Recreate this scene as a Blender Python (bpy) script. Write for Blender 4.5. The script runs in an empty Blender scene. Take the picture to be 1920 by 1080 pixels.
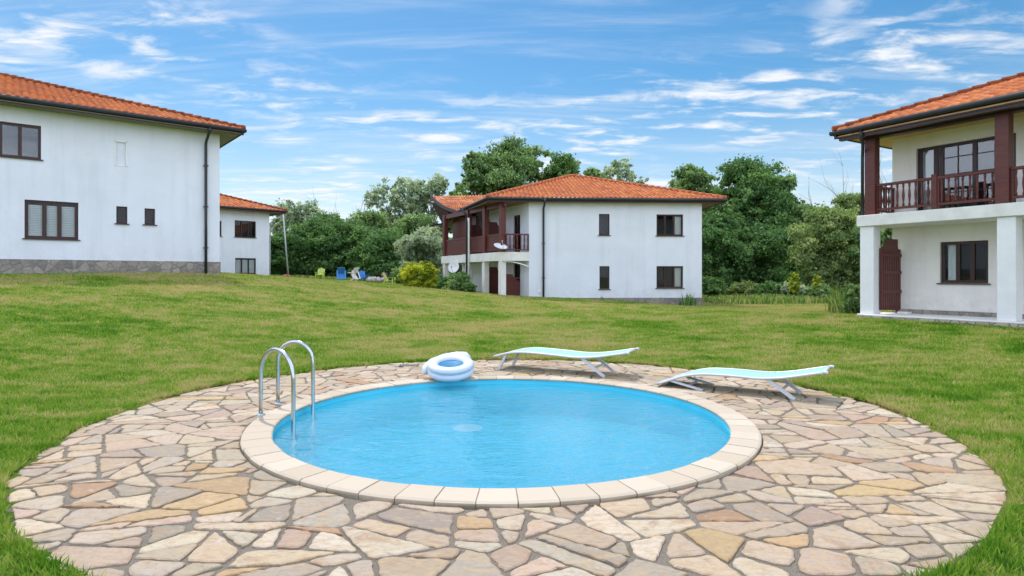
import bpy, math, random
import numpy as np
from mathutils import Vector, Matrix
random.seed(7); rng = np.random.default_rng(11)
R = math.radians; PI = math.pi
S = bpy.context.scene; COL = S.collection

# ------------------------------------------------------------------ camera
EYE = 1.54; F = 1150.0; HY = 518.0
cd = bpy.data.cameras.new('camera'); cam = bpy.data.objects.new('camera', cd); COL.objects.link(cam)
cam.location = (0, 0, EYE); cam.rotation_euler = (PI/2, 0, 0)
cd.sensor_width = 36; cd.lens = 36*F/1920; cd.shift_y = -(540-HY)/1920
cd.clip_start = .05; cd.clip_end = 3000
S.camera = cam

# ------------------------------------------------------------------ sky and sun
SUN_EL = R(62); SUN_AZ = R(-24)          # azimuth clockwise from +Y
w = bpy.data.worlds.new('World'); S.world = w; w.use_nodes = True
nt = w.node_tree; nt.nodes.clear()
N = nt.nodes.new; L = nt.links.new
wo = N('ShaderNodeOutputWorld'); bg = N('ShaderNodeBackground'); bg.inputs[1].default_value = .10
sky = N('ShaderNodeTexSky'); sky.sky_type = 'NISHITA'; sky.sun_disc = False
sky.sun_elevation = SUN_EL; sky.sun_rotation = SUN_AZ; sky.air_density = 1.0; sky.dust_density = .6; sky.ozone_density = 2.2
geo = N('ShaderNodeTexCoord'); sep = N('ShaderNodeSeparateXYZ'); L(geo.outputs['Generated'], sep.inputs[0])
def mth(op, a, b=None, c=None, clamp=False):
    n = N('ShaderNodeMath'); n.operation = op; n.use_clamp = clamp
    for i, v in enumerate((a, b, c)):
        if v is None: continue
        if isinstance(v, (int, float)): n.inputs[i].default_value = v
        else: L(v, n.inputs[i])
    return n.outputs[0]
SEED = (3.1, 1.7, 0)
zz = mth('ADD', mth('MAXIMUM', sep.outputs[2], 0.0), .09)
cx = mth('DIVIDE', sep.outputs[0], zz); cy = mth('DIVIDE', sep.outputs[1], zz)
comb = N('ShaderNodeCombineXYZ'); L(cx, comb.inputs[0]); L(cy, comb.inputs[1])
def cloudnoise(scale, rot, loc, detail, rough, dist, sx, sy):
    m = N('ShaderNodeMapping'); m.inputs['Rotation'].default_value = (0, 0, R(rot)); m.inputs['Location'].default_value = loc
    m.inputs['Scale'].default_value = (sx, sy, 1); L(comb.outputs[0], m.inputs[0])
    t = N('ShaderNodeTexNoise'); t.inputs['Scale'].default_value = scale; t.inputs['Detail'].default_value = detail
    t.inputs['Roughness'].default_value = rough; t.inputs['Distortion'].default_value = dist; L(m.outputs[0], t.inputs[0])
    return t.outputs[0]
def mrange(v, a, b):
    n = N('ShaderNodeMapRange'); n.interpolation_type = 'SMOOTHSTEP'; L(v, n.inputs[0])
    n.inputs[1].default_value = a; n.inputs[2].default_value = b; return n.outputs[0]
big = mrange(cloudnoise(.95, 12, SEED, 3, .5, .3, .9, 1.1), .36, .62)
fine = mrange(cloudnoise(5.6, 8, (2.3, 4.9, 0), 9, .58, .35, .62, 1.1), .46, .70)
wisp = mrange(cloudnoise(1.2, -8, (7.3, 2.2, 0), 9, .64, .6, .45, 2.4), .46, .80)
cl = mth('ADD', mth('MULTIPLY', big, fine), mth('MULTIPLY', wisp, .42), clamp=True)
low = mrange(sep.outputs[2], .31, .0)
cl = mth('ADD', cl, mth('MULTIPLY', low, .48), clamp=True)
cl = mth('MULTIPLY', cl, .95)
# bright cloud added out of view, overhead and behind the camera, lights shaded walls
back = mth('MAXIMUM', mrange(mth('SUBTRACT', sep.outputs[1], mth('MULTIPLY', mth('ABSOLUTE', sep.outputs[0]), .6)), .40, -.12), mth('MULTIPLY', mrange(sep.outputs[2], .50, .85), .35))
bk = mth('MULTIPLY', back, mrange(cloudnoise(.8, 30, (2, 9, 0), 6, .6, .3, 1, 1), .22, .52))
hs = N('ShaderNodeHueSaturation'); hs.inputs['Hue'].default_value = .49; hs.inputs['Saturation'].default_value = 1.36; hs.inputs['Value'].default_value = 1.07; L(sky.outputs[0], hs.inputs['Color'])
def cmix(f, a_, b_):
    m = N('ShaderNodeMix'); m.data_type = 'RGBA'; L(f, m.inputs[0]); L(a_, m.inputs[6]); m.inputs[7].default_value = (*b_, 1); return m.outputs[2]
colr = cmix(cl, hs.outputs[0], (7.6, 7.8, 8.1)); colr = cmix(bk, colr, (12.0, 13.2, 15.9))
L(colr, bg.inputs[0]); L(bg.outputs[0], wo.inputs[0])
sd = bpy.data.lights.new('sun', 'SUN'); sd.energy = 2.6; sd.angle = R(.6); sd.color = (1, .95, .86)
sun = bpy.data.objects.new('sun', sd); COL.objects.link(sun)
to_sun = Vector((math.sin(SUN_AZ)*math.cos(SUN_EL), math.cos(SUN_AZ)*math.cos(SUN_EL), math.sin(SUN_EL)))
sun.rotation_euler = to_sun.to_track_quat('Z', 'Y').to_euler(); sun.location = (-10, 20, 40)
S.view_settings.view_transform = 'Standard'; S.view_settings.look = 'None'
S.view_settings.exposure = 0.35; S.view_settings.gamma = 1; S.view_settings.use_curve_mapping = False
S.render.engine = 'CYCLES'; S.cycles.max_bounces = 8; S.cycles.transparent_max_bounces = 12
S.cycles.caustics_reflective = False; S.cycles.caustics_refractive = False

# ------------------------------------------------------------------ materials
class NB:
    def __init__(s, name):
        s.m = bpy.data.materials.new(name); s.m.use_nodes = True; s.t = s.m.node_tree; s.t.nodes.clear()
        s.out = s.n('ShaderNodeOutputMaterial')
    def n(s, t, **k):
        x = s.t.nodes.new(t)
        for a, b in k.items(): setattr(x, a, b)
        return x
    def l(s, a, b): s.t.links.new(a, b)
    def coord(s): return s.n('ShaderNodeTexCoord').outputs['Object']
    def noise(s, scale, detail=4, rough=.55, vec=None, dist=0, stretch=None):
        t = s.n('ShaderNodeTexNoise'); t.inputs['Scale'].default_value = scale; t.inputs['Detail'].default_value = detail
        t.inputs['Roughness'].default_value = rough; t.inputs['Distortion'].default_value = dist
        v = vec or s.coord()
        if stretch:
            m = s.n('ShaderNodeMapping'); m.inputs['Scale'].default_value = stretch; s.l(v, m.inputs[0]); v = m.outputs[0]
        s.l(v, t.inputs['Vector']); return t.outputs[0]
    def ramp(s, v, stops):
        r = s.n('ShaderNodeValToRGB'); e = r.color_ramp.elements
        while len(e) < len(stops): e.new(.5)
        for el, (p, c) in zip(e, stops): el.position = p; el.color = (*c, 1) if len(c) == 3 else c
        s.l(v, r.inputs[0]); return r.outputs[0]
    def mix(s, f, a, b, mode='MIX'):
        m = s.n('ShaderNodeMix', data_type='RGBA', blend_type=mode)
        for i, v in ((0, f), (6, a), (7, b)):
            if isinstance(v, (int, float)): m.inputs[i].default_value = v
            elif isinstance(v, tuple): m.inputs[i].default_value = (*v, 1)
            else: s.l(v, m.inputs[i])
        return m.outputs[2]
    def math(s, op, a, b=0.0, clamp=False):
        m = s.n('ShaderNodeMath', operation=op, use_clamp=clamp)
        for i, v in enumerate((a, b)):
            if isinstance(v, (int, float)): m.inputs[i].default_value = v
            else: s.l(v, m.inputs[i])
        return m.outputs[0]
    def attr(s, name, out='Fac'): 
        a = s.n('ShaderNodeAttribute'); a.attribute_name = name; return a.outputs[out]
    def bsdf(s, col, rough=.6, metal=0, spec=.5, bump=None, bs=.3, bd=.02):
        b = s.n('ShaderNodeBsdfPrincipled')
        if isinstance(col, tuple): b.inputs['Base Color'].default_value = (*col, 1)
        else: s.l(col, b.inputs['Base Color'])
        if isinstance(rough, (int, float)): b.inputs['Roughness'].default_value = rough
        else: s.l(rough, b.inputs['Roughness'])
        b.inputs['Metallic'].default_value = metal; b.inputs['Specular IOR Level'].default_value = spec
        if bump is not None:
            bn = s.n('ShaderNodeBump'); bn.inputs['Strength'].default_value = bs; bn.inputs['Distance'].default_value = bd
            s.l(bump, bn.inputs['Height']); s.l(bn.outputs[0], b.inputs['Normal'])
        return b.outputs[0]
    def done(s, sh): s.l(sh, s.out.inputs['Surface']); return s.m

def mat_simple(name, col, rough=.5, metal=0, spec=.5, var=.12, scale=6, bump=.0, stretch=None):
    b = NB(name); n = b.noise(scale, 5, .6, stretch=stretch)
    lo = tuple(c*(1-var) for c in col); hi = tuple(min(1, c*(1+var)) for c in col)
    c = b.ramp(n, [(.3, lo), (.7, hi)])
    return b.done(b.bsdf(c, rough, metal, spec, n if bump else None, bump, .01))
def mat_stucco(name, col):
    b = NB(name); co = b.coord()
    big = b.noise(.55, 6, .6, co); streak = b.noise(1.0, 6, .65, co, 0, (2.2, 2.2, .16)); g = b.noise(60, 4, .7, co)
    c = b.ramp(big, [(.3, tuple(x*.90 for x in col)), (.65, col)])
    st = b.ramp(streak, [(.50, (1, 1, 1)), (.85, (.87, .87, .86))])
    c = b.mix(1.0, c, st, 'MULTIPLY')
    sp = b.n('ShaderNodeSeparateXYZ'); b.l(co, sp.inputs[0]); mr = b.n('ShaderNodeMapRange'); mr.inputs[1].default_value = 1.3; mr.inputs[2].default_value = .3; b.l(sp.outputs[2], mr.inputs[0])
    d = b.noise(3.2, 6, .7, co); dm = b.math('MULTIPLY', mr.outputs[0], b.ramp(d, [(.42, (0, 0, 0)), (.72, (1, 1, 1))])); c = b.mix(b.math('MULTIPLY', dm, .45), c, (.50, .47, .40))
    pt = b.noise(1.9, 7, .7, co, .8); c = b.mix(b.math('MULTIPLY', b.ramp(pt, [(.58, (0, 0, 0)), (.72, (1, 1, 1))]), .16), c, (.50, .50, .48))
    return b.done(b.bsdf(c, .85, 0, .25, g, .35, .006))
def mat_wood(name, col, var=.35, sc=3, rough=.45, st=(1, 1, 12)):
    b = NB(name); co = b.coord(); n = b.noise(sc, 6, .65, co, .6, st)
    c = b.ramp(n, [(.3, tuple(x*(1-var) for x in col)), (.7, tuple(x*(1+var) for x in col))])
    return b.done(b.bsdf(c, rough, 0, .4, n, .2, .005))
def mat_tile():
    b = NB('terracotta_tiles'); t = b.attr('tone'); co = b.coord(); n = b.noise(9, 5, .65, co); p = b.noise(.9, 7, .7, co)
    c = b.ramp(t, [(0, (.27, .062, .020)), (.4, (.46, .120, .030)), (.8, (.58, .175, .043)), (1, (.62, .25, .10))])
    c = b.mix(b.math('MULTIPLY', b.ramp(n, [(.45, (0, 0, 0)), (.75, (1, 1, 1))]), .45), c, (.22, .07, .035))
    c = b.mix(b.math('MULTIPLY', b.ramp(p, [(.46, (0, 0, 0)), (.7, (1, 1, 1))]), .42), c, (.27, .115, .065))
    return b.done(b.bsdf(c, .75, 0, .3, n, .3, .01))
def mat_stonewall(name, a, bcol, sc):
    b = NB(name); co = b.coord()
    v = b.n('ShaderNodeTexVoronoi'); v.inputs['Scale'].default_value = sc; b.l(co, v.inputs['Vector'])
    e = b.n('ShaderNodeTexVoronoi', feature='DISTANCE_TO_EDGE'); e.inputs['Scale'].default_value = sc; b.l(co, e.inputs['Vector'])
    s = b.n('ShaderNodeSeparateColor'); b.l(v.outputs['Color'], s.inputs[0])
    c = b.ramp(s.outputs[0], [(0, a), (1, bcol)]); n = b.noise(14, 6, .7, co)
    c = b.mix(.4, c, b.ramp(n, [(.3, (.08, .075, .07)), (.7, (.42, .38, .33))]))
    j = b.ramp(e.outputs[0], [(.02, (0, 0, 0)), (.06, (1, 1, 1))])
    c = b.mix(j, (.2, .19, .17), c)
    return b.done(b.bsdf(c, .85, 0, .3, j, .6, .02))
def mat_flag():
    b = NB('flagstone'); co = b.coord(); rnd = b.attr('tone'); sel = b.attr('Col', 'Color')
    off = b.n('ShaderNodeCombineXYZ'); b.l(b.math('MULTIPLY', rnd, 37.0), off.inputs[0]); b.l(b.math('MULTIPLY', rnd, 91.0), off.inputs[2])
    ad = b.n('ShaderNodeVectorMath', operation='ADD'); b.l(co, ad.inputs[0]); b.l(off.outputs[0], ad.inputs[1]); vec = ad.outputs[0]
    v1 = b.noise(4.5, 7, .68, vec, 1.6, (1, 1.8, 1)); v2 = b.noise(17, 8, .74, vec, .8, (1, 1.6, 1)); v3 = b.noise(2.6, 5, .65, vec, 2.4); g = b.noise(120, 3, .7, co)
    c = b.mix(b.math('MULTIPLY', b.ramp(v1, [(.47, (0, 0, 0)), (.66, (1, 1, 1))]), .7), sel, (.46, .33, .19))
    c = b.mix(b.math('MULTIPLY', b.ramp(v3, [(.54, (0, 0, 0)), (.68, (1, 1, 1))]), .7), c, (.35, .22, .13))
    c = b.mix(b.math('MULTIPLY', b.ramp(v2, [(.50, (0, 0, 0)), (.66, (1, 1, 1))]), .6), c, (.24, .19, .155))
    c = b.mix(b.math('MULTIPLY', b.ramp(v1, [(.28, (1, 1, 1)), (.42, (0, 0, 0))]), .5), c, (.54, .49, .43))
    h = b.math('ADD', b.math('MULTIPLY', v2, .7), b.math('MULTIPLY', g, .2))
    return b.done(b.bsdf(c, .72, 0, .35, h, .9, .02))
def mat_mortar():
    b = NB('mortar'); co = b.coord(); g = b.noise(90, 6, .75, co); n = b.noise(1.6, 6, .6, co)
    c = b.ramp(g, [(.3, (.085, .075, .064)), (.7, (.30, .26, .212))])
    c = b.mix(b.math('MULTIPLY', b.ramp(n, [(.55, (0, 0, 0)), (.7, (1, 1, 1))]), .5), c, (.10, .10, .05))
    return b.done(b.bsdf(c, .95, 0, .2, g, .8, .01))
def mat_coping():
    b = NB('coping_stone'); co = b.coord(); t = b.attr('tone'); n = b.noise(5, 7, .65, co); g = b.noise(70, 5, .75, co); m = b.noise(2.2, 5, .6, co)
    c = b.ramp(t, [(0, (.42, .35, .265)), (1, (.52, .45, .36))])
    c = b.mix(b.math('MULTIPLY', b.ramp(n, [(.5, (0, 0, 0)), (.8, (1, 1, 1))]), .4), c, (.44, .37, .29))
    c = b.mix(b.math('MULTIPLY', b.ramp(g, [(.56, (0, 0, 0)), (.7, (1, 1, 1))]), .25), c, (.33, .28, .22))
    sp = b.n('ShaderNodeSeparateXYZ'); b.l(co, sp.inputs[0])
    lowband = b.n('ShaderNodeMapRange'); lowband.inputs[1].default_value = .026; lowband.inputs[2].default_value = .004
    b.l(sp.outputs[2], lowband.inputs[0])
    moss = b.math('MULTIPLY', lowband.outputs[0], b.ramp(m, [(.38, (0, 0, 0)), (.6, (1, 1, 1))]))
    c = b.mix(b.math('MULTIPLY', moss, .75), c, (.10, .10, .05))
    return b.done(b.bsdf(c, .8, 0, .3, g, .3, .006))
def mat_water():
    b = NB('pool_water'); co = b.coord()
    n1 = b.noise(2.4, 3, .5, co, .6, (1, 1.7, 1)); n2 = b.noise(7.5, 3, .55, co, .8, (1, 2.0, 1))
    h = b.math('ADD', n1, b.math('MULTIPLY', n2, .35))
    bn = b.n('ShaderNodeBump'); bn.inputs['Strength'].default_value = .45; bn.inputs['Distance'].default_value = .06; b.l(h, bn.inputs['Height'])
    fr = b.n('ShaderNodeFresnel'); fr.inputs['IOR'].default_value = 1.30; b.l(bn.outputs[0], fr.inputs['Normal'])
    tr = b.n('ShaderNodeBsdfTransparent'); tr.inputs[0].default_value = (.84, .98, 1, 1)
    gl = b.n('ShaderNodeBsdfGlossy'); gl.inputs['Roughness'].default_value = .02; b.l(bn.outputs[0], gl.inputs['Normal'])
    mx = b.n('ShaderNodeMixShader'); df = b.n('ShaderNodeBsdfDiffuse'); df.inputs[0].default_value = (.05, .53, .70, 1); b.l(bn.outputs[0], df.inputs['Normal'])
    sc = b.n('ShaderNodeMixShader'); sc.inputs[0].default_value = .42; b.l(tr.outputs[0], sc.inputs[1]); b.l(df.outputs[0], sc.inputs[2])
    b.l(b.math('MULTIPLY', fr.outputs[0], .55), mx.inputs[0]); b.l(sc.outputs[0], mx.inputs[1]); b.l(gl.outputs[0], mx.inputs[2])
    return b.done(mx.outputs[0])
def mat_basin():
    b = NB('pool_liner'); co = b.coord()
    v = b.n('ShaderNodeTexVoronoi', feature='SMOOTH_F1'); v.inputs['Scale'].default_value = 2.6; v.inputs['Smoothness'].default_value = .6
    d = b.noise(1.6, 3, .5, co); ad = b.n('ShaderNodeMix', data_type='RGBA'); ad.inputs[0].default_value = .25
    n = b.noise(1.2, 4, .5, co)
    c = b.ramp(n, [(.3, (.055, .57, .77)), (.7, (.085, .63, .82))])
    return b.done(b.bsdf(c, .5, 0, .3))
def mat_glass(name, ior, add):
    b = NB(name); fr = b.n('ShaderNodeFresnel'); fr.inputs['IOR'].default_value = ior
    k = b.math('ADD', fr.outputs[0], add, True)
    n = b.noise(1.5, 2, .5); bn = b.n('ShaderNodeBump'); bn.inputs['Strength'].default_value = .04; bn.inputs['Distance'].default_value = .02; 
    tr = b.n('ShaderNodeBsdfTransparent'); tr.inputs[0].default_value = (.93, .96, .96, 1)
    gl = b.n('ShaderNodeBsdfGlossy'); gl.inputs['Roughness'].default_value = .01
    mx = b.n('ShaderNodeMixShader'); b.l(k, mx.inputs[0]); b.l(tr.outputs[0], mx.inputs[1]); b.l(gl.outputs[0], mx.inputs[2])
    return b.done(mx.outputs[0])
def mat_leaf(name, stops, trans=.35):
    b = NB(name); t = b.attr('tone'); c = b.ramp(t, stops)
    d = b.n('ShaderNodeBsdfDiffuse'); b.l(c, d.inputs[0])
    tl = b.n('ShaderNodeBsdfTranslucent'); c2 = b.mix(1.0, c, (1.25, 1.2, .6), 'MULTIPLY'); b.l(c2, tl.inputs[0])
    mx = b.n('ShaderNodeMixShader'); mx.inputs[0].default_value = trans; b.l(d.outputs[0], mx.inputs[1]); b.l(tl.outputs[0], mx.inputs[2])
    gl = b.n('ShaderNodeBsdfGlossy'); gl.inputs['Roughness'].default_value = .42; gl.inputs[0].default_value = (.8, .85, .8, 1)
    m2 = b.n('ShaderNodeMixShader'); m2.inputs[0].default_value = .02; b.l(mx.outputs[0], m2.inputs[1]); b.l(gl.outputs[0], m2.inputs[2])
    return b.done(m2.outputs[0])
def grass_colour(b, per_blade):
    co = b.coord()
    p1 = b.noise(.42, 6, .62, co, .4, (1, 1.0, 0)); p2 = b.noise(2.3, 5, .65, co, .3, (1, 1, 0)); p3 = b.noise(.11, 3, .5, co, .2, (1, 1, 0))
    p4 = b.noise(1.1, 6, .7, co, 1.2, (.8, 1.6, 0)); cn = lambda v, g: b.math('MULTIPLY', b.math('SUBTRACT', v, .5), g)
    k = b.math('ADD', b.math('ADD', b.math('ADD', cn(p1, 1.0), cn(p2, .6)), b.math('ADD', cn(p4, 1.0), cn(p3, .6))), .535)
    sp = b.n('ShaderNodeSeparateXYZ'); b.l(co, sp.inputs[0])
    far = b.n('ShaderNodeMapRange'); far.inputs[1].default_value = 9; far.inputs[2].default_value = 24; b.l(sp.outputs[1], far.inputs[0])
    k = b.math('ADD', k, b.math('MULTIPLY', far.outputs[0], .05))
    if per_blade: k = b.math('ADD', b.math('MULTIPLY', k, .80), b.math('MULTIPLY', b.attr('tone'), .23))
    return k
def mat_grass():
    b = NB('grass_blades'); k = grass_colour(b, True)
    c = b.ramp(k, [(.28, (.075, .20, .015)), (.43, (.170, .325, .031)), (.55, (.31, .395, .066)), (.67, (.50, .43, .18))])
    d = b.n('ShaderNodeBsdfDiffuse'); b.l(c, d.inputs[0])
    tl = b.n('ShaderNodeBsdfTranslucent'); b.l(c, tl.inputs[0])
    mx = b.n('ShaderNodeMixShader'); mx.inputs[0].default_value = .35; b.l(d.outputs[0], mx.inputs[1]); b.l(tl.outputs[0], mx.inputs[2])
    return b.done(mx.outputs[0])
def mat_ground():
    b = NB('lawn_ground'); k = grass_colour(b, False); g = b.noise(45, 6, .8)
    k2 = b.math('ADD', k, b.math('MULTIPLY', b.math('SUBTRACT', g, .5), .5))
    c = b.ramp(k2, [(.30, (.055, .12, .016)), (.46, (.115, .19, .026)), (.60, (.20, .225, .05)), (.74, (.32, .26, .11))])
    return b.done(b.bsdf(c, .95, 0, .1, g, .9, .04))

M = dict(
 stucco=mat_stucco('white_stucco', (.76, .80, .88)), cream=mat_stucco('cream_stucco', (.86, .83, .79)),
 tile=mat_tile(), plinth=mat_stonewall('plinth_stone', (.16, .15, .14), (.42, .37, .31), 3.8), step=mat_stonewall('step_stone', (.40, .33, .25), (.62, .53, .42), 3.2),
 gutter=mat_simple('dark_gutter_metal', (.022, .026, .034), .4, .0, .5), brown=mat_wood('dark_brown_wood', (.105, .026, .020)),
 darkwood=mat_wood('dark_fascia_wood', (.040, .018, .017)), frame=mat_wood('brown_window_frame', (.040, .014, .012), .25, 4, .35),
 pine=mat_wood('pine_boards', (.56, .35, .15), .3, 4, .5, (1, 14, 1)), soffit=mat_simple('painted_soffit', (.19, .19, .12), .8), soffitbrown=mat_wood('brown_soffit', (.20, .11, .07)),
 concrete=mat_simple('white_concrete', (.74, .73, .70), .85, 0, .2, .10, 2.5, .2), white=mat_simple('white_paint', (.78, .79, .80), .5, 0, .4, .04, 3),
 glass=mat_glass('window_glass', 1.36, 0.0), glass2=mat_glass('coated_window_glass', 1.6, .05), grout=mat_simple('grey_grout', (.32, .27, .21), .95, 0, .1, .4, 9, .2), curtain=mat_simple('white_curtain', (.80, .81, .82), .9, 0, .1, .04, 3), blind=mat_simple('white_blind', (.85, .86, .88), .6, 0, .2, .05, 3),
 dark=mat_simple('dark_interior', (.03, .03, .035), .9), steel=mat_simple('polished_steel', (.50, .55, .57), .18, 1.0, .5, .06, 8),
 flag=mat_flag(), mortar=mat_mortar(), coping=mat_coping(), water=mat_water(), basin=mat_basin(),
 vinyl=mat_simple('white_vinyl', (.56, .62, .70), .3, 0, .5, .03, 4), bluevinyl=mat_simple('blue_vinyl', (.003, .15, .31), .45, 0, .25, .2, 9),
 sling=mat_simple('mint_sling', (.28, .52, .425), .75, 0, .2, .05, 40, .1), alu=mat_simple('white_aluminium', (.56, .59, .64), .35, .15, .5, .05, 5),
 grate=mat_simple('grey_grate', (.16, .15, .14), .6, .3), bark=mat_simple('bark', (.10, .085, .07), .95, 0, .1, .4, 6, .5), palebark=mat_simple('pale_bark', (.26, .24, .21), .95, 0, .1, .3, 6, .4),
 zinc=mat_simple('galvanised_zinc', (.40, .43, .45), .5, .4), rock=mat_simple('grey_rock', (.36, .34, .31), .95, 0, .2, .3, 5, .6),
 grass=mat_grass(), ground=mat_ground(),
 lime=mat_simple('lime_plastic', (.50, .62, .14), .5), blue=mat_simple('blue_plastic', (.05, .25, .68), .5), purple=mat_simple('purple_plastic', (.16, .05, .14), .5),
 paleplastic=mat_simple('white_plastic', (.78, .76, .76), .5), terracotta=mat_simple('red_brown_clay', (.22, .07, .045), .9),
)
M['leaf_dark'] = mat_leaf('leaves_dark', [(0, (0.055, 0.129, 0.044)), (.5, (0.112, 0.234, 0.072)), (1, (0.232, 0.386, 0.126))])
M['leaf_mid'] = mat_leaf('leaves_mid', [(0, (0.093, 0.188, 0.065)), (.5, (0.193, 0.325, 0.123)), (1, (0.404, 0.522, 0.234))])
M['leaf_grey'] = mat_leaf('leaves_grey', [(0, (0.177, 0.255, 0.166)), (.5, (0.332, 0.432, 0.296)), (1, (0.597, 0.685, 0.520))])
M['leaf_olive'] = mat_leaf('leaves_olive', [(0, (0.120, 0.194, 0.060)), (.5, (0.229, 0.319, 0.120)), (1, (0.437, 0.524, 0.216))])
M['leaf_yellow'] = mat_leaf('leaves_yellow', [(0, (.12, .22, .02)), (.4, (.38, .46, .03)), (1, (.76, .72, .06))] or [(0, (0.125, 0.188, 0.018)), (.45, (0.325, 0.350, 0.018)), (1, (0.650, 0.550, 0.024))])
M['leaf_lime'] = mat_leaf('leaves_lime', [(0, (.20, .30, .03)), (.5, (.40, .48, .05)), (1, (.60, .62, .10))])
M['weed'] = mat_leaf('weed_blades', [(0, (0.076, 0.170, 0.034)), (.55, (0.170, 0.289, 0.068)), (1, (0.510, 0.476, 0.204))])

# ------------------------------------------------------------------ mesh helpers
class MB:
    def __init__(s, Mx=None): s.v = []; s.f = []; s.sm = []; s.M = Mx or Matrix.Identity(4)
    def add(s, vs, fs, smooth=False):
        b = len(s.v); s.v += [s.M @ Vector(p) for p in vs]
        s.f += [tuple(i+b for i in f) for f in fs]; s.sm += [smooth]*len(fs)
    def box(s, x0, x1, y0, y1, z0, z1, bev=0):
        if bev <= 0:
            v = [(x, y, z) for z in (z0, z1) for y in (y0, y1) for x in (x0, x1)]
            s.add(v, [(0, 2, 3, 1), (4, 5, 7, 6), (0, 1, 5, 4), (2, 6, 7, 3), (0, 4, 6, 2), (1, 3, 7, 5)])
        else:
            r = []
            for z, i in ((z0, bev), (z0+bev, 0), (z1-bev, 0), (z1, bev)):
                a, b_, c, d = x0+i, x1-i, y0+i, y1-i; k = bev if i == 0 else bev*.6
                r.append([(a+k, c, z), (b_-k, c, z), (b_, c+k, z), (b_, d-k, z), (b_-k, d, z), (a+k, d, z), (a, d-k, z), (a, c+k, z)])
            s.rings(r, cap=True)
    def rings(s, rs, cap=False, closed=False, smooth=False):
        n = len(rs[0]); v = [p for r in rs for p in r]; f = []
        m = len(rs); rng_ = m if closed else m-1
        for i in range(rng_):
            for j in range(n):
                a = i*n+j; b = i*n+(j+1) % n; c = ((i+1) % m)*n+(j+1) % n; d = ((i+1) % m)*n+j
                f.append((a, b, c, d))
        if cap: f += [tuple(reversed(range(n))), tuple((m-1)*n+j for j in range(n))]
        s.add(v, f, smooth)
    def tube(s, pts, r, seg=10, cap=True, closed=False):
        pts = [Vector(p) for p in pts]; n = len(pts); rs = []
        rad = r if isinstance(r, (list, tuple)) else [r]*n
        up = None
        for i, p in enumerate(pts):
            if closed: t = (pts[(i+1) % n]-pts[i-1]).normalized()
            else: t = (pts[min(i+1, n-1)]-pts[max(i-1, 0)]).normalized()
            if up is None: up = Vector((0, 0, 1)) if abs(t.z) < .9 else Vector((0, 1, 0))
            a = (up - t*up.dot(t)).normalized(); b = t.cross(a); up = a
            rs.append([p + (a*math.cos(k*2*PI/seg) + b*math.sin(k*2*PI/seg))*rad[i] for k in range(seg)])
        s.rings(rs, cap and not closed, closed, True)
    def bar(s, a, b, w, h, upv=(0, 0, 1)):
        a = Vector(a); b = Vector(b); t = (b-a).normalized(); u = Vector(upv)
        if abs(t.dot(u)) > .95: u = Vector((0, 1, 0))
        u = (u-t*u.dot(t)).normalized(); q = t.cross(u)
        rs = [[p+q*(w/2*i)+u*(h/2*j) for i, j in ((-1, -1), (1, -1), (1, 1), (-1, 1))] for p in (a, b)]
        s.rings(rs, True)
    def lathe(s, prof, x=0, y=0, seg=12, cap=True):
        rs = [[(x+r*math.cos(2*PI*k/seg), y+r*math.sin(2*PI*k/seg), z) for k in range(seg)] for r, z in prof]
        s.rings(rs, cap, False, True)
    def prism(s, poly, z0, z1):
        n = len(poly); s.rings([[(x, y, z0) for x, y in poly], [(x, y, z1) for x, y in poly]], True)
    def plate(s, poly, y0, y1):      # polygon in x,z extruded along y
        s.rings([[(x, y0, z) for x, z in poly], [(x, y1, z) for x, z in poly]], True)
    def build(s, name, mat, parent=None):
        me = bpy.data.meshes.new(name); me.from_pydata([tuple(p) for p in s.v], [], s.f)
        me.polygons.foreach_set('use_smooth', s.sm); me.materials.append(M[mat] if isinstance(mat, str) else mat)
        me.validate(); me.update()
        import bmesh
        bm = bmesh.new(); bm.from_mesh(me); bmesh.ops.recalc_face_normals(bm, faces=bm.faces); bm.to_mesh(me); bm.free()
        o = bpy.data.objects.new(name, me); COL.objects.link(o)
        if parent: o.parent = parent
        return o
def np_mesh(name, V, Fq, mat, parent=None, tone=None, col=None, smooth=False):
    k = Fq.shape[1]; me = bpy.data.meshes.new(name); me.vertices.add(len(V)); me.vertices.foreach_set('co', V.astype(np.float32).ravel())
    me.loops.add(Fq.size); me.loops.foreach_set('vertex_index', Fq.astype(np.int32).ravel())
    me.polygons.add(len(Fq)); me.polygons.foreach_set('loop_start', np.arange(0, Fq.size, k, dtype=np.int32))
    if smooth: me.polygons.foreach_set('use_smooth', np.ones(len(Fq), dtype=bool))
    if tone is not None:
        a = me.attributes.new('tone', 'FLOAT', 'FACE'); a.data.foreach_set('value', tone.astype(np.float32))
    me.materials.append(M[mat]); me.update(); me.validate()
    o = bpy.data.objects.new(name, me); COL.objects.link(o)
    if parent: o.parent = parent
    return o
def tag(o, label=None, cat=None, group=None, kind=None):
    for k, v in (('label', label), ('category', cat), ('group', group), ('kind', kind)):
        if v: o[k] = v
    return o
def thing(name, label, cat, loc=(0, 0, 0), ux=(1, 0), group=None):
    o = bpy.data.objects.new(name, None); COL.objects.link(o); o.empty_display_size = .3
    o.location = loc; o.rotation_euler = (0, 0, math.atan2(ux[1], ux[0])); return tag(o, label, cat, group)
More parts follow.
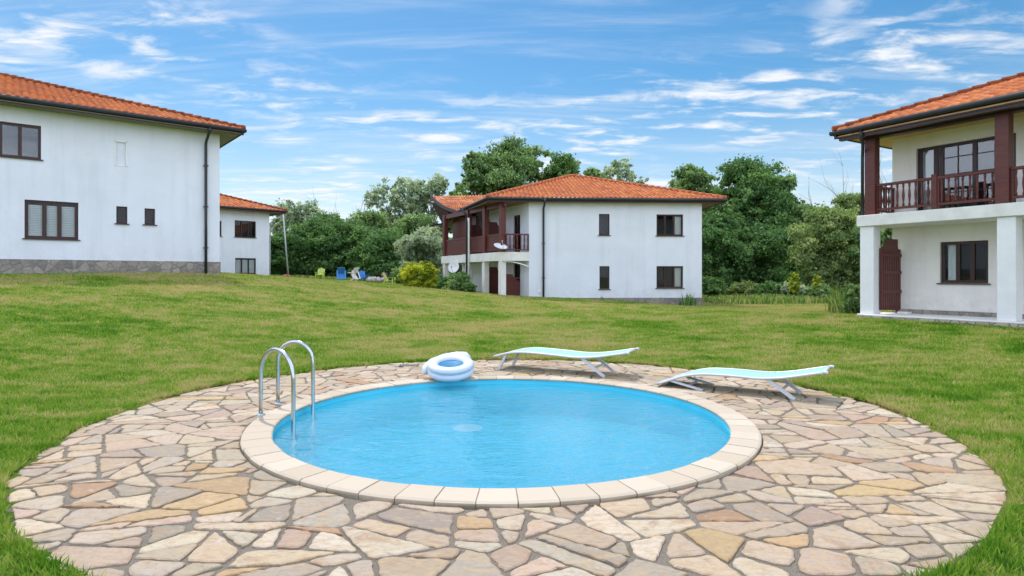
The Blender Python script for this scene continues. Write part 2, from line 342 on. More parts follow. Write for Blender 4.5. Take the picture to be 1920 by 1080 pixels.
class Frame:        # a facade: x along it to the right, y into the building, z up
    def __init__(s, ox, oy, oz, ux):
        l = math.hypot(*ux); s.u = (ux[0]/l, ux[1]/l); s.n = (-s.u[1], s.u[0]); s.o = (ox, oy, oz)
        s.M = Matrix(((s.u[0], s.n[0], 0, ox), (s.u[1], s.n[1], 0, oy), (0, 0, 1, oz), (0, 0, 0, 1)))
    def at(s, px, py, y=0):          # where the line of sight meets the plane at depth y
        dx, dz = (px-960)/F, -(py-HY)/F
        t = (s.n[0]*s.o[0]+s.n[1]*s.o[1]+y)/(s.n[0]*dx+s.n[1])
        X, Y, Z = dx*t, t, EYE+dz*t
        return ((X-s.o[0])*s.u[0]+(Y-s.o[1])*s.u[1], Z-s.o[2])
    def rect(s, x0, y0, x1, y1, y=0):
        a = s.at(x0, (y0+y1)/2, y)[0]; b = s.at(x1, (y0+y1)/2, y)[0]; xm = (x0+x1)/2
        return a, b, s.at(xm, y1, y)[1], s.at(xm, y0, y)[1]

# ------------------------------------------------------------------ ground
PC = (-.04, 6.93); PR = 4.40            # patio
QC = (-.10, 6.70); QI = 2.36; QO = 2.62     # pool
ctl = [(-11.9, 25, 1.6), (-17.3, 20.7, 1.6), (-22, 16.5, 1.6), (-14, 32, 1.55), (-18, 46, 1.52), (-12.6, 48, 1.18), (-9.4, 48, .98), (-5.6, 38, .80),
       (.9, 31.7, .46), (5, 32, .26), (9.9, 32.3, -.05), (7.2, 32, .09), (15, 38, .03), (25, 45, .1), (10.6, 18.4, .28), (12.4, 15.2, .26), (16, 9, .2), (10, 8, .06), (6.5, 12, .05),
       (-12, 4, .5), (-7.5, 9, .12), (6, 0, 0), (-6, 0, 0), (0, -4, 0), (8, -6, 0), (-8, -6, .1), (0, 1.5, 0), (5, 22, .12), (-3, 22, .45), (0, 60, .7), (30, 60, .3), (-30, 60, 1.4), (40, 20, .3), (-40, 20, 1.7)]
ctl += [(PC[0]+4.75*math.cos(a), PC[1]+4.75*math.sin(a), 0) for a in np.linspace(0, 2*PI, 12, endpoint=False)] + [(PC[0], PC[1], 0)]
ctl = np.array(ctl)
def _u(d2): return np.where(d2 > 1e-9, .5*d2*np.log(np.maximum(d2, 1e-9)), 0)
_n = len(ctl); _K = _u(((ctl[:, None, :2]-ctl[None, :, :2])**2).sum(-1)) + np.eye(_n)*.15
_P = np.c_[np.ones(_n), ctl[:, :2]]
_A = np.block([[_K, _P], [_P.T, np.zeros((3, 3))]]); _sol = np.linalg.solve(_A, np.r_[ctl[:, 2], 0, 0, 0])
def hz(x, y):
    x = np.asarray(x, float); y = np.asarray(y, float); sh = x.shape; x = x.ravel(); y = y.ravel()
    xc = np.clip(x, -42, 42); yc = np.clip(y, -12, 66)
    z = _u((xc[:, None]-ctl[:, 0])**2+(yc[:, None]-ctl[:, 1])**2) @ _sol[:_n] + _sol[_n]+_sol[_n+1]*xc+_sol[_n+2]*yc
    d = np.hypot(x-PC[0], y-PC[1]); k = np.clip((d-PR)/3.0, 0, 1); k = k*k*(3-2*k)
    return (z*k + .015*(d > PR-.05)).reshape(sh)
def h1(x, y): return float(hz(np.array([x]), np.array([y]))[0])
def axis(lo, hi, fine0, fine1, fs, ms, m0, m1):
    a = list(np.arange(m0, fine0, ms)) + list(np.arange(fine0, fine1, fs)) + list(np.arange(fine1, m1+.01, ms))
    out = [lo, lo*.5+m0*.5, lo*.2+m0*.8]; return np.array(out + a + [hi*.2+m1*.8, hi*.5+m1*.5, hi])
gx = axis(-900, 900, -6, 6, .2, 1.0, -50, 50); gy = axis(-600, 1500, 1, 13, .2, 1.0, -14, 80)
print('ground residual', np.round(hz(ctl[:, 0], ctl[:, 1])-ctl[:, 2], 2)[:30])
GX, GY = np.meshgrid(gx, gy); GZ = hz(GX, GY)
dp = np.hypot(GX-PC[0], GY-PC[1]); dq = np.hypot(GX-QC[0], GY-QC[1])
GZ = np.where(dp < PR-.10, -.10, GZ); GZ = np.where(dq < QO+.35, -2.2, GZ)
nx, ny = len(gx), len(gy); ii = np.arange(nx*ny).reshape(ny, nx)
Fg = np.stack([ii[:-1, :-1], ii[:-1, 1:], ii[1:, 1:], ii[1:, :-1]], -1).reshape(-1, 4)
g = np_mesh('lawn', np.stack([GX, GY, GZ], -1).reshape(-1, 3), Fg, 'ground', smooth=True); tag(g, kind='structure')

# ------------------------------------------------------------------ patio of irregular flagstones
mb = MB(); nseg = 120
rs = []
for r, z in ((QI+.08, -.25), (QI+.08, -.012), (PR-.02, -.012), (PR-.02, -.25)):
    c = QC if r < 3 else PC
    rs.append([(c[0]+r*math.cos(2*PI*k/nseg), c[1]+r*math.sin(2*PI*k/nseg), z) for k in range(nseg)])
mb.rings(rs); bed = mb.build('patio_bed', 'mortar'); tag(bed, kind='structure')
def clip(poly, nx_, ny_, c):
    out = []
    for k in range(len(poly)):
        a, b = poly[k], poly[(k+1) % len(poly)]; da = a[0]*nx_+a[1]*ny_-c; db = b[0]*nx_+b[1]*ny_-c
        if da <= 0: out.append(a)
        if da*db < 0: t = da/(da-db); out.append((a[0]+(b[0]-a[0])*t, a[1]+(b[1]-a[1])*t))
    return out
def area(p): return .5*abs(sum(p[i-1][0]*p[i][1]-p[i][0]*p[i-1][1] for i in range(len(p))))
def stones():
    pts = []; tries = 0
    while tries < 20000 and len(pts) < 400:      # coarse cells, then each is broken by straight cuts into angular slabs
        tries += 1
        x = PC[0]+random.uniform(-5, 5); y = PC[1]+random.uniform(-5, 5)
        if math.hypot(x-PC[0], y-PC[1]) > 5: continue
        if all((x-q[0])**2+(y-q[1])**2 > .52**2 for q in pts): pts.append((x, y))
    P = np.array(pts); cells = []
    for i, (x, y) in enumerate(pts):
        poly = [(x+1.0*math.cos(t), y+1.0*math.sin(t)) for t in np.linspace(0, 2*PI, 8, endpoint=False)]
        for j in np.argsort(np.hypot(P[:, 0]-x, P[:, 1]-y))[1:18]:
            qx, qy = pts[j]; l = math.hypot(qx-x, qy-y); nx_, ny_ = (qx-x)/l, (qy-y)/l
            poly = clip(poly, nx_, ny_, (x+qx)/2*nx_+(y+qy)/2*ny_)
            if len(poly) < 3: break
        if len(poly) >= 3: cells.append(poly)
    polys = []
    def split(p):
        A = area(p)
        if A < random.choice((.035, .06, .085, .11, .15)) or len(p) < 3: polys.append(p); return
        pp = np.array(p); c = pp.mean(0); u = np.linalg.svd(pp-c)[2][0]; th = math.atan2(u[1], u[0])+random.gauss(0, .42)
        if random.random() < .35: th = PI/2+random.gauss(0, .35)
        n_ = (math.cos(th), math.sin(th)); off = random.gauss(0, .06); cc = c[0]*n_[0]+c[1]*n_[1]+off
        a_, b_ = clip(p, n_[0], n_[1], cc), clip(p, -n_[0], -n_[1], -cc)
        if len(a_) < 3 or len(b_) < 3 or min(area(a_), area(b_)) < .014: polys.append(p); return
        split(a_); split(b_)
    for c in cells: split(c)
    V = []; Fs = []; tone = []; cols = []
    pal = [((.58, .47, .34), 7), ((.54, .42, .29), 6), ((.60, .51, .39), 6), ((.52, .41, .31), 5), ((.48, .40, .31), 4), ((.42, .355, .28), 3), ((.54, .37, .19), 2), ((.44, .26, .15), 1.2), ((.53, .39, .30), 4)]
    for p in polys:
        cx_, cy_ = np.mean(p, 0); gap = random.uniform(.006, .017); poly = p
        for k in range(len(p)):                 # pull every side in by half a joint
            a_, b_ = p[k], p[(k+1) % len(p)]; ex, ey = b_[0]-a_[0], b_[1]-a_[1]; l = math.hypot(ex, ey)
            if l < 1e-6: continue
            nx_, ny_ = ey/l, -ex/l
            if (cx_-a_[0])*nx_+(cy_-a_[1])*ny_ > 0: nx_, ny_ = -nx_, -ny_
            poly = clip(poly, nx_, ny_, a_[0]*nx_+a_[1]*ny_-gap*random.uniform(.6, 1.5))
            if len(poly) < 3: break
        if len(poly) < 3: continue
        for _ in range(random.choice((0, 1, 1, 2))):      # knock a corner off
            k = random.randrange(len(poly)); a_ = np.array(poly[k]); d1 = np.array(poly[k-1])-a_; d2 = np.array(poly[(k+1) % len(poly)])-a_
            f1, f2 = random.uniform(.1, .3), random.uniform(.1, .3); poly = poly[:k]+[tuple(a_+d1*f1), tuple(a_+d2*f2)]+poly[k+1:]
        q = []
        for k in range(len(poly)):           # resample, nibble the edges, round the corners
            a, b = poly[k], poly[(k+1) % len(poly)]; l = math.hypot(b[0]-a[0], b[1]-a[1]); n = max(1, int(l/.035))
            for t in range(n): q.append((a[0]+(b[0]-a[0])*t/n, a[1]+(b[1]-a[1])*t/n))
        if len(q) < 5: continue
        q = np.array(q)
        if np.hypot(*(q-np.array(QC)).T).max() < QO+.05 or np.hypot(*(q-np.array(PC)).T).min() > PR-.04: continue
        for _ in range(1): q = .17*np.roll(q, 1, 0)+.66*q+.17*np.roll(q, -1, 0)
        q += rng.normal(0, .0042, q.shape)
        # keep inside the round edge and outside the coping
        v = q-np.array(PC); d = np.hypot(*v.T); lim = PR+min(.03, max(-.05, rng.normal(-.01, .03))); s_ = np.minimum(1, lim/np.maximum(d, 1e-6)); q = np.array(PC)+v*s_[:, None]
        v = q-np.array(QC); d = np.hypot(*v.T); s_ = np.maximum(1, (QO+.012)/np.maximum(d, 1e-6)); q = np.array(QC)+v*s_[:, None]
        ar = .5*abs(np.dot(q[:, 0], np.roll(q[:, 1], 1))-np.dot(q[:, 1], np.roll(q[:, 0], 1)))
        if ar < .004: continue
        cen = q.mean(0); n = len(q); top = random.uniform(-.002, .006); tx, ty = random.gauss(0, .008), random.gauss(0, .008)
        zt = top+(q[:, 0]-cen[0])*tx+(q[:, 1]-cen[1])*ty
        b0 = len(V); inn = cen+(q-cen)*(1-.010/np.maximum(np.hypot(*(q-cen).T), .03))[:, None]
        V += [(a[0], a[1], -.03) for a in q] + [(a[0], a[1], z-.006) for a, z in zip(q, zt)] + [(a[0], a[1], z) for a, z in zip(inn, zt)]
        fs = [(b0+o+k, b0+o+(k+1) % n, b0+o+n+(k+1) % n, b0+o+n+k) for o in (0, n) for k in range(n)] + [tuple(b0+2*n+k for k in range(n))]
        tn = random.random(); tot = sum(wt for _, wt in pal); r = random.uniform(0, tot)
        for cc, wt in pal:
            r -= wt
            if r <= 0: break
        j = random.uniform(.62, .92); cc = tuple(min(.75, ch*j*random.uniform(.97, 1.03)) for ch in cc)
        Fs += fs; tone += [tn]*len(fs); cols += [cc]*len(fs)
    me = bpy.data.meshes.new('patio'); me.from_pydata(V, [], Fs)
    a = me.attributes.new('tone', 'FLOAT', 'FACE'); a.data.foreach_set('value', tone)
    a = me.attributes.new('Col', 'FLOAT_COLOR', 'CORNER'); cc = []
    for f, c in zip(Fs, cols): cc += [*c, 1.0]*len(f)
    a.data.foreach_set('color', cc); me.materials.append(M['flag']); me.update()
    o = bpy.data.objects.new('patio', me); COL.objects.link(o); tag(o, kind='structure')
stones()

# ------------------------------------------------------------------ pool
pool = thing('swimming_pool', 'round blue swimming pool with a pale stone rim in the paved circle', 'swimming pool', (QC[0], QC[1], 0))
def coping():
    V = []; Fs = []; tone = []; ns = 58; sub = 3
    for i in range(ns):
        a0 = 2*PI*(i+.016)/ns; a1 = 2*PI*(i+.984)/ns; zt = .040+random.uniform(-.002, .002); prof = []
        jr = random.uniform(-.004, .004)
        for r, z in ((QI+.05, .008), (QI-.010+jr, .010), (QI-.014+jr, zt-.010), (QI-.002+jr, zt), (QO-.02+jr, zt-.002), (QO+jr, zt-.014), (QO+jr-.002, -.02)): prof.append((r, z))
        b = len(V); n = len(prof); tn = random.random()
        for k in range(sub+1):
            a = a0+(a1-a0)*k/sub; V += [(r*math.cos(a), r*math.sin(a), z) for r, z in prof]
        fs = [(b+k*n+j, b+k*n+j+1, b+(k+1)*n+j+1, b+(k+1)*n+j) for k in range(sub) for j in range(n-1)]
        fs += [tuple(b+j for j in reversed(range(n))), tuple(b+sub*n+j for j in range(n))]
        Fs += fs; tone += [tn]*len(fs)
    me = bpy.data.meshes.new('coping'); me.from_pydata(V, [], Fs); a = me.attributes.new('tone', 'FLOAT', 'FACE'); a.data.foreach_set('value', tone)
    me.materials.append(M['coping']); me.update(); o = bpy.data.objects.new('coping', me); COL.objects.link(o); o.parent = pool
    m = MB(); m.lathe([(QI+.004, .012), (QI+.004, .033), (QO-.012, .031), (QO-.012, -.06)], seg=96, cap=False); m.build('coping_joints', 'grout', o)
coping()
DEP = -.45
m = MB(); m.lathe([(QI+.002, .011), (QI+.002, DEP), (.001, DEP)], seg=96, cap=False); m.build('basin', 'basin', pool)
m = MB(); m.lathe([(.0, DEP+.012), (.18, DEP+.012), (.20, DEP+.004)], -.48, 1.33, 28, False); m.build('drain', 'white', pool)
V = [(QC[0], QC[1], -.05)]; rr = [(QC[0]+(QI+.001)*math.cos(2*PI*k/96), QC[1]+(QI+.001)*math.sin(2*PI*k/96), -.05) for k in range(96)]
m = MB(); m.add(V+rr, [(0, 1+k, 1+(k+1) % 96) for k in range(96)]); wt = m.build('water', 'water'); tag(wt, kind='structure')

lad = thing('pool_ladder', 'steel pool ladder with two arched handrails on the pool rim', 'pool ladder', (-2.5, 6.75, .04))
def rail(bx, by, fx, fy):
    m = MB(); b = Vector((bx+2.5, by-6.75, 0)); f = Vector((fx+2.5, fy-6.75, 0)); H = .735; pts = [b+Vector((0, 0, z)) for z in (.0, .25, .5)]
    d = (f-b)/2; c = (b+f)/2; rr = d.length
    for k in range(1, 14):
        t = PI*k/14; pts.append(c-d*math.cos(t)+Vector((0, 0, H-rr*.95+rr*.95*math.sin(t))))
    pts += [f+Vector((0, 0, z)) for z in (.45, .2, 0, -.2, -.3, -.44)]
    m.tube(pts, .0215, 14); o = m.build('handrail', 'steel', lad)
    m = MB(); m.lathe([(.045, -.002), (.045, .008), (.028, .014), (.023, .02)], b.x, b.y, 16); m.build('flange', 'steel', o)
rail(-2.716, 6.63, -2.235, 6.27); rail(-2.756, 7.22, -2.305, 7.10)
for z in (-.20, -.36):
    m = MB(); m.bar((.262, -.45, z), (.20, .32, z), .07, .025); m.build('step', 'steel', lad)

fl = thing('inflatable_float', 'white inflatable ring seat with a blue centre resting on the far pool rim', 'pool float', (-.895, 8.99, .045))
def torus(m, R_, rx, rz, cz, seg=36, ts=14, Mx=None, arc=None):
    rs = []
    for i in range(seg):
        a = 2*PI*i/seg; wob = 1+.012*math.sin(9*a)
        rs.append([((R_+rx*wob*math.cos(t))*math.cos(a), (R_+rx*wob*math.cos(t))*math.sin(a), cz+rz*wob*math.sin(t)) for t in [2*PI*k/ts for k in range(ts)]])
    old = m.M; m.M = Mx or old; m.rings(rs, False, True, True); m.M = old
m = MB(); torus(m, .262, .080, .062, .058); o = m.build('lower_ring', 'vinyl', fl)
m = MB(); torus(m, .262, .078, .055, .150); m.build('upper_ring', 'vinyl', fl)
m = MB(); m.lathe([(.001, .135), (.12, .138), (.20, .150)], seg=24, cap=False); m.build('seat_floor', 'bluevinyl', fl)
m = MB(); hp = [(-.385, -.03, .03), (-.385, .12, .04), (-.30, .27, .06), (-.13, .355, .095), (.06, .37, .125), (.19, .32, .145), (.25, .24, .15)]
m.tube(hp, [.03, .066, .082, .086, .086, .08, .04], 14); m.build('headrest', 'vinyl', fl)
fl.rotation_euler = (R(13), 0, 0); fl.location.z = .105

m = MB(); m.box(-.17, .17, -.09, .09, -.01, .012, .004)
dg = m.build('drain_cover', 'grate'); dg.location = ((767-960)/F*10.55, 10.55, .002); dg.rotation_euler = (0, 0, R(4)); tag(dg, 'flat grey drain cover set in the paving left of the float', 'drain cover')
mg = MB()
for k in range(7): mg.box(-.15+k*.047, -.135+k*.047, -.075, .075, .012, .016)
mg.build('slots', 'gutter', dg)

# ------------------------------------------------------------------ loungers
def lounger(label, foot, head, prof, wid, legs):
    f = Vector((*foot, 0)); h = Vector((*head, 0)); ax = (h-f); Ln = ax.length
    t = thing('sun_lounger', label, 'sun lounger', (f.x, f.y, .004), (ax.x, ax.y), 'sun loungers by the pool')
    ss = np.linspace(0, Ln, 40); P = np.array(prof); 
    # smooth interpolation
    zs = np.interp(ss, P[:, 0], P[:, 1]); 
    for _ in range(6): zs[1:-1] = .25*zs[:-2]+.5*zs[1:-1]+.25*zs[2:]
    m = MB(); sag = [(-1, 0), (-.6, -.012), (0, -.018), (.6, -.012), (1, 0)]
    rs = []
    for s_, z in zip(ss, zs):
        a = [(s_, y*(wid/2-.015), z+dz+.004) for y, dz in sag]; b = [(s_, y*(wid/2-.015), z+dz-.002) for y, dz in reversed(sag)]
        rs.append(a+b)
    m.rings(rs, True, False, True); m.build('sling', 'sling', t)
    for sd_ in (-1, 1):
        m = MB(); m.tube([(s_, sd_*wid/2, z) for s_, z in zip(ss, zs)], .017, 10); m.build('side_rail', 'alu', t)
    m = MB(); 
    m.tube([(ss[0], -wid/2, zs[0]), (ss[0], wid/2, zs[0])], .016, 10); m.build('end_bar', 'alu', t); m = MB(); m.tube([(ss[-1], -wid/2, zs[-1]), (ss[-1], wid/2, zs[-1])], .016, 10)
    m.tube([(ss[-1], -wid/2, zs[-1]), (ss[-1]+.05, -wid/2, zs[-1]+.004)], .02, 8); m.tube([(ss[-1], wid/2, zs[-1]), (ss[-1]+.05, wid/2, zs[-1]+.004)], .02, 8)
    m.build('end_bar', 'alu', t)
    for (s0, s1) in legs:
        for sd_ in (-1, 1):
            z0 = float(np.interp(s0, ss, zs)); m = MB(); m.bar((s0, sd_*(wid/2-.03), z0), (s1, sd_*(wid/2-.03), .002), .028, .045, (1, 0, 0)); m.build('leg', 'alu', t)
        k = .55; z0 = float(np.interp(s0, ss, zs)); m = MB(); m.bar((s0+(s1-s0)*k, -wid/2+.03, z0*(1-k)), (s0+(s1-s0)*k, wid/2-.03, z0*(1-k)), .025, .025); m.build('leg_brace', 'alu', t)
    return t
lounger('mint sling sun lounger farther from the camera behind the pool rim', (-.17, 10.38), (1.83, 9.42), [(0, .215), (.12, .25), (.3, .30), (.6, .315), (1.0, .30), (1.45, .275), (1.75, .30), (2.3, .405)], .60, [(.22, .08), (1.5, 1.88)])
lounger('mint sling sun lounger nearer the camera with its low end folded flat on the paving', (2.20, 8.82), (3.93, 7.66), [(0, .030), (.15, .09), (.35, .175), (.6, .225), (1.0, .235), (1.35, .225), (1.62, .26), (2.2, .40)], .58, [(.16, .62), (1.42, 1.76)])

# ------------------------------------------------------------------ building pieces
def wall(m, x0, x1, z0, z1, y, ops, depth=.14):
    xs = sorted({x0, x1, *[v for o in ops for v in o[:2]]}); zs = sorted({z0, z1, *[v for o in ops for v in o[2:4]]})
    for i in range(len(xs)-1):
        for j in range(len(zs)-1):
            cx_, cz_ = (xs[i]+xs[i+1])/2, (zs[j]+zs[j+1])/2
            if any(o[0] < cx_ < o[1] and o[2] < cz_ < o[3] for o in ops): continue
            m.add([(xs[i], y, zs[j]), (xs[i+1], y, zs[j]), (xs[i+1], y, zs[j+1]), (xs[i], y, zs[j+1])], [(0, 1, 2, 3)])
    for a, b, c, d in ops:
        v = [(a, y, c), (b, y, c), (b, y, d), (a, y, d), (a, y+depth, c), (b, y+depth, c), (b, y+depth, d), (a, y+depth, d)]
        m.add(v, [(0, 1, 5, 4), (1, 2, 6, 5), (2, 3, 7, 6), (3, 0, 4, 7)])
def window(house, op, y, splits, depth=.09, Mx=None, sill=True, blind=(), curtain=(), fw=.07, name='window', bars=None, gl='glass'):
    x0, x1, z0, z1 = op; ya, yb = y+depth, y+depth+.06; m = MB(Mx)
    m.box(x0, x1, ya, yb, z1-fw, z1); m.box(x0, x1, ya, yb, z0, z0+fw); m.box(x0, x0+fw, ya, yb, z0+fw, z1-fw); m.box(x1-fw, x1, ya, yb, z0+fw, z1-fw)
    W = x1-x0; ed = [x0+fw*.5] + [x0+W*s_ for s_ in splits] + [x1-fw*.5]
    for e in ed[1:-1]: m.box(e-fw*.62, e+fw*.62, ya-.012, yb-.003, z0+fw, z1-fw)
    if bars:
        for k in bars:
            a, b = ed[k]+fw*.6, ed[k+1]-fw*.6; c = (a+b)/2
            m.box(c-.012, c+.012, ya+.012, ya+.03, z0+fw, z1-fw)
            for q in (.28, .55, .8): zq = z0+(z1-z0)*q; m.box(a, b, ya+.010, ya+.028, zq-.012, zq+.012)
    wn = m.build(name, 'frame', house)
    m = MB(Mx); m.box(x0+fw*.5, x1-fw*.5, ya+.033, ya+.037, z0+fw*.5, z1-fw*.5); m.build('pane', gl, wn)
    if sill:
        m = MB(Mx); m.box(x0-.06, x1+.06, y-.06, ya-.002, z0-.035, z0-.003); m.build('sill', 'darkwood', wn)
    for k in blind:
        a, b = ed[k]+fw*.5, ed[k+1]-fw*.5; m = MB(Mx); n = int((z1-z0-2*fw)/.06)
        for i in range(n):
            zq = z0+fw+.06*i; m.add([(a, yb+.02, zq), (b, yb+.02, zq), (b, yb+.045, zq+.056), (a, yb+.045, zq+.056)], [(0, 1, 2, 3)])
        m.build('blind', 'blind', wn)
    for (fa, fb) in curtain:
        a, b = x0+W*fa, x0+W*fb; m = MB(Mx); n = max(6, int((b-a)/.03)); v = []
        for i in range(n+1):
            x = a+(b-a)*i/n; q = .025*math.sin(i*1.35)+.01*math.sin(i*.6+1); v += [(x, yb+.07+q, z0+.02), (x+.01*math.sin(i), yb+.07+q*.7, z1-.02)]
        m.add(v, [(2*i, 2*i+2, 2*i+3, 2*i+1) for i in range(n)], True); m.build('curtain', 'curtain', wn)
    return wn
def roof(house, poly, z, p, detail, tile=.235, course=.36, caps=True, name='roof'):
    n = len(poly); P = [Vector(q) for q in poly]; E = []
    for i in range(n):
        e = (P[(i+1) % n]-P[i]); l = e.length; e /= l; E.append((P[i], e, Vector((-e.y, e.x)), l))
    V = []; Fq = []; tone = []; hips = []
    for i, (a, e, nr, l) in enumerate(E):
        def rng_u(v):
            lo, hi = -1e9, 1e9
            for j, (b, e2, n2, l2) in enumerate(E):
                if j == i: continue
                d0 = (a-b).dot(n2)+v*nr.dot(n2)-v; c = e.dot(n2)
                if abs(c) < 1e-6:
                    if d0 < -1e-6: return None
                    continue
                t = -d0/c
                if c > 0: lo = max(lo, t)
                else: hi = min(hi, t)
            return (lo, hi) if hi >= lo-1e-6 else None
        vmax = 0; 
        for k in range(1, 4000):
            if rng_u(k*.01) is None: break
            vmax = k*.01
        det = i in detail
        nc = max(1, int(vmax/course)); rows = []
        for k in range(nc+1):
            v0, v1 = k*course, min((k+1)*course, vmax)
            if v1-v0 < .02: continue
            rows.append((v0, v1))
        us = np.arange(-1.0, l+1.0, tile/8 if det else tile*2)
        for (v0, v1) in rows:
            r0, r1 = rng_u(v0), rng_u(v1)
            if r0 is None: continue
            if r1 is None: r1 = ((r0[0]+r0[1])/2,)*2
            ua = np.clip(us, r0[0], r0[1]); ub = np.clip(us, r1[0], r1[1])
            ph = us/tile; prof = np.abs(np.cos(PI*ph))**.9*.075 if det else np.zeros(len(us))
            cid = np.floor(ph+.5).astype(int); jit = (np.sin(cid*12.9898+v0*78.233)*43758.5453) % 1.0
            dz = (jit-.5)*.014 if det else 0
            b = len(V); m_ = len(us); rings_ = []
            if det: rings_.append((ua, v0-.03, -.035, 0)); rings_.append((ua, v0-.035, .03, 1))
            else: rings_.append((ua, v0, 0, 0))
            rings_.append((ub, v1+(.02 if det else 0), 0, 0))
            for (uu, vv, lift, jk) in rings_:
                for k in range(m_):
                    q = a+e*float(uu[k])+nr*vv; V.append((q.x, q.y, z+vv*p+lift+float(prof[k])+(float(dz[k]) if det and jk else 0)))
            for r_ in range(len(rings_)-1):
                for k in range(m_-1):
                    if ua[k] == ua[k+1] and ub[k] == ub[k+1]: continue
                    o0_ = b+r_*m_; Fq.append((o0_+k, o0_+k+1, o0_+m_+k+1, o0_+m_+k)); tone.append(float(jit[k])*.8+.1)
        if det:
            for side in (0, 1):
                pl = []
                for v in np.linspace(0, vmax, 40):
                    r = rng_u(float(v))
                    if r is None: continue
                    q = a+e*r[side]+nr*float(v); pl.append(Vector((q.x, q.y, z+float(v)*p+.06)))
                hips.append(pl)
            r = rng_u(vmax)
            if r and r[1]-r[0] > .5: hips.append([Vector((*(a+e*u_+nr*vmax), z+vmax*p+.07)) for u_ in r])
    o = np_mesh(name, np.array(V), np.array(Fq), 'tile', house, np.array(tone), smooth=False)
    if caps:
        m = MB()
        for pl in hips:
            a, b = pl[0], pl[-1]; Lh = (b-a).length; k = max(1, int(Lh/.38))
            for i in range(k):
                q0 = a.lerp(b, i/k); q1 = a.lerp(b, (i+1.12)/k); m.tube([q0+Vector((0, 0, .022)), q1], [.115, .095], 10)
        c = m.build('ridge_caps', M['capmat'], o)
    return o
M['capmat'] = mat_simple('ridge_tiles', (.40, .115, .045), .8, 0, .3, .3, 3, .3)
def eave_trim(house, poly, z, edges, gut=.075, fascia='darkwood', soff='soffit', wallpoly=None):
    n = len(poly); m = MB(); g_ = MB()
    for i in range(n):
        a = Vector((*poly[i], 0)); b = Vector((*poly[(i+1) % n], 0)); e = (b-a).normalized(); nr = Vector((-e.y, e.x, 0))
        m.bar(a+nr*.09+Vector((0, 0, z-.10)), b+nr*.09+Vector((0, 0, z-.10)), .035, .20)
        if i in edges: g_.tube([a-nr*.01+e*(-.06)+Vector((0, 0, z-.03)), b-nr*.01+e*.06+Vector((0, 0, z-.03))], gut, 12)
    m.build('fascia', fascia, house); g_.build('gutter', 'gutter', house)
    cen = Vector((sum(q[0] for q in poly)/n, sum(q[1] for q in poly)/n)); pin = []
    for q in poly: v = Vector(q)-cen; pin.append(tuple(cen+v*(1-.1/v.length)))
    m = MB(); m.prism(pin, z-.165, z-.13); m.build('soffit', soff, house)
def downpipe(house, pts, r=.055, mat='gutter', Mx=None, brackets=()):
    m = MB(Mx); m.tube(pts, r, 12)
    for z in brackets: 
        x, y = pts[-1][0], pts[-1][1]; m.box(x-.08, x+.08, y-.07, y+.09, z-.02, z+.02)
    return m.build('downpipe', mat, house)

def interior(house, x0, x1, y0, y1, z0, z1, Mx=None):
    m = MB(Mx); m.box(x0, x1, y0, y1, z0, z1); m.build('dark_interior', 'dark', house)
# ------------------------------------------------------------------ left house
uL = (.775, .632); FL = Frame(-11.93, 25.03, 1.58, uL)
hl = thing('house', 'big white two-storey house at the left with a stone plinth and tiled roof', 'house', FL.o, uL, 'white houses with tiled roofs')
ZE = 5.90; LW = 24; DPT = 13.9
ops = [FL.rect(-42, 229, 77, 294), FL.rect(46, 377, 147, 448), FL.rect(218, 387, 239, 419), FL.rect(271, 391, 291, 421)]
ops[1] = ops[1]; niche = FL.rect(215, 264, 239, 312)
m = MB(); wall(m, -LW, 0, -.4, ZE-.14, 0, ops + [niche], .14)
m.add([(0, 0, -.4), (0, DPT, -.4), (0, DPT, ZE-.14), (0, 0, ZE-.14)], [(0, 1, 2, 3)]); m.add([(-LW, 0, -.4), (-LW, DPT, -.4), (-LW, DPT, ZE-.14), (-LW, 0, ZE-.14)], [(0, 1, 2, 3)])
m.add([(0, DPT, -.4), (-LW, DPT, -.4), (-LW, DPT, ZE-.14), (0, DPT, ZE-.14)], [(0, 1, 2, 3)])
a, b, c, d = niche; m.add([(a, .05, c), (b, .05, c), (b, .05, d), (a, .05, d)], [(0, 1, 2, 3)]); m.build('wall', 'stucco', hl)
m = MB(); 
for (xa, xb, za, zb_) in ((a, b, d-.05, d), (a, b, c, c+.03), (a, a+.035, c, d), (b-.05, b, c, d)): m.box(xa, xb, -.012, .045, za, zb_)
m.build('blocked_window', 'white', hl)
m = MB(); pz = .545; m.box(-LW-.03, .03, -.035, DPT+.03, -.5, pz); m.build('plinth', 'plinth', hl)
window(hl, ops[0], 0, (.345, .655), gl='glass2', fw=.085); window(hl, ops[1], 0, (.36, .64), fw=.10, blind=(0, 1, 2))
window(hl, ops[2], 0, (), fw=.06); window(hl, ops[3], 0, (), fw=.06)
pl = [(-LW-.75, -.75), (.75, -.75), (.75, DPT+.75), (-LW-.75, DPT+.75)]
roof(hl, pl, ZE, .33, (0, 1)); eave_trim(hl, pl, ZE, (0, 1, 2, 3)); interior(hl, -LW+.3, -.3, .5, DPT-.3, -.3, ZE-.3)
xp = FL.at(386, 400, -.09)[0]
downpipe(hl, [(xp, -.74, ZE-.09), (xp, -.70, ZE-.22), (xp, -.14, ZE-.55), (xp, -.10, ZE-.66), (xp, -.10, 2.2), (xp, -.10, 0)], brackets=(1.1, 2.75, 4.4))

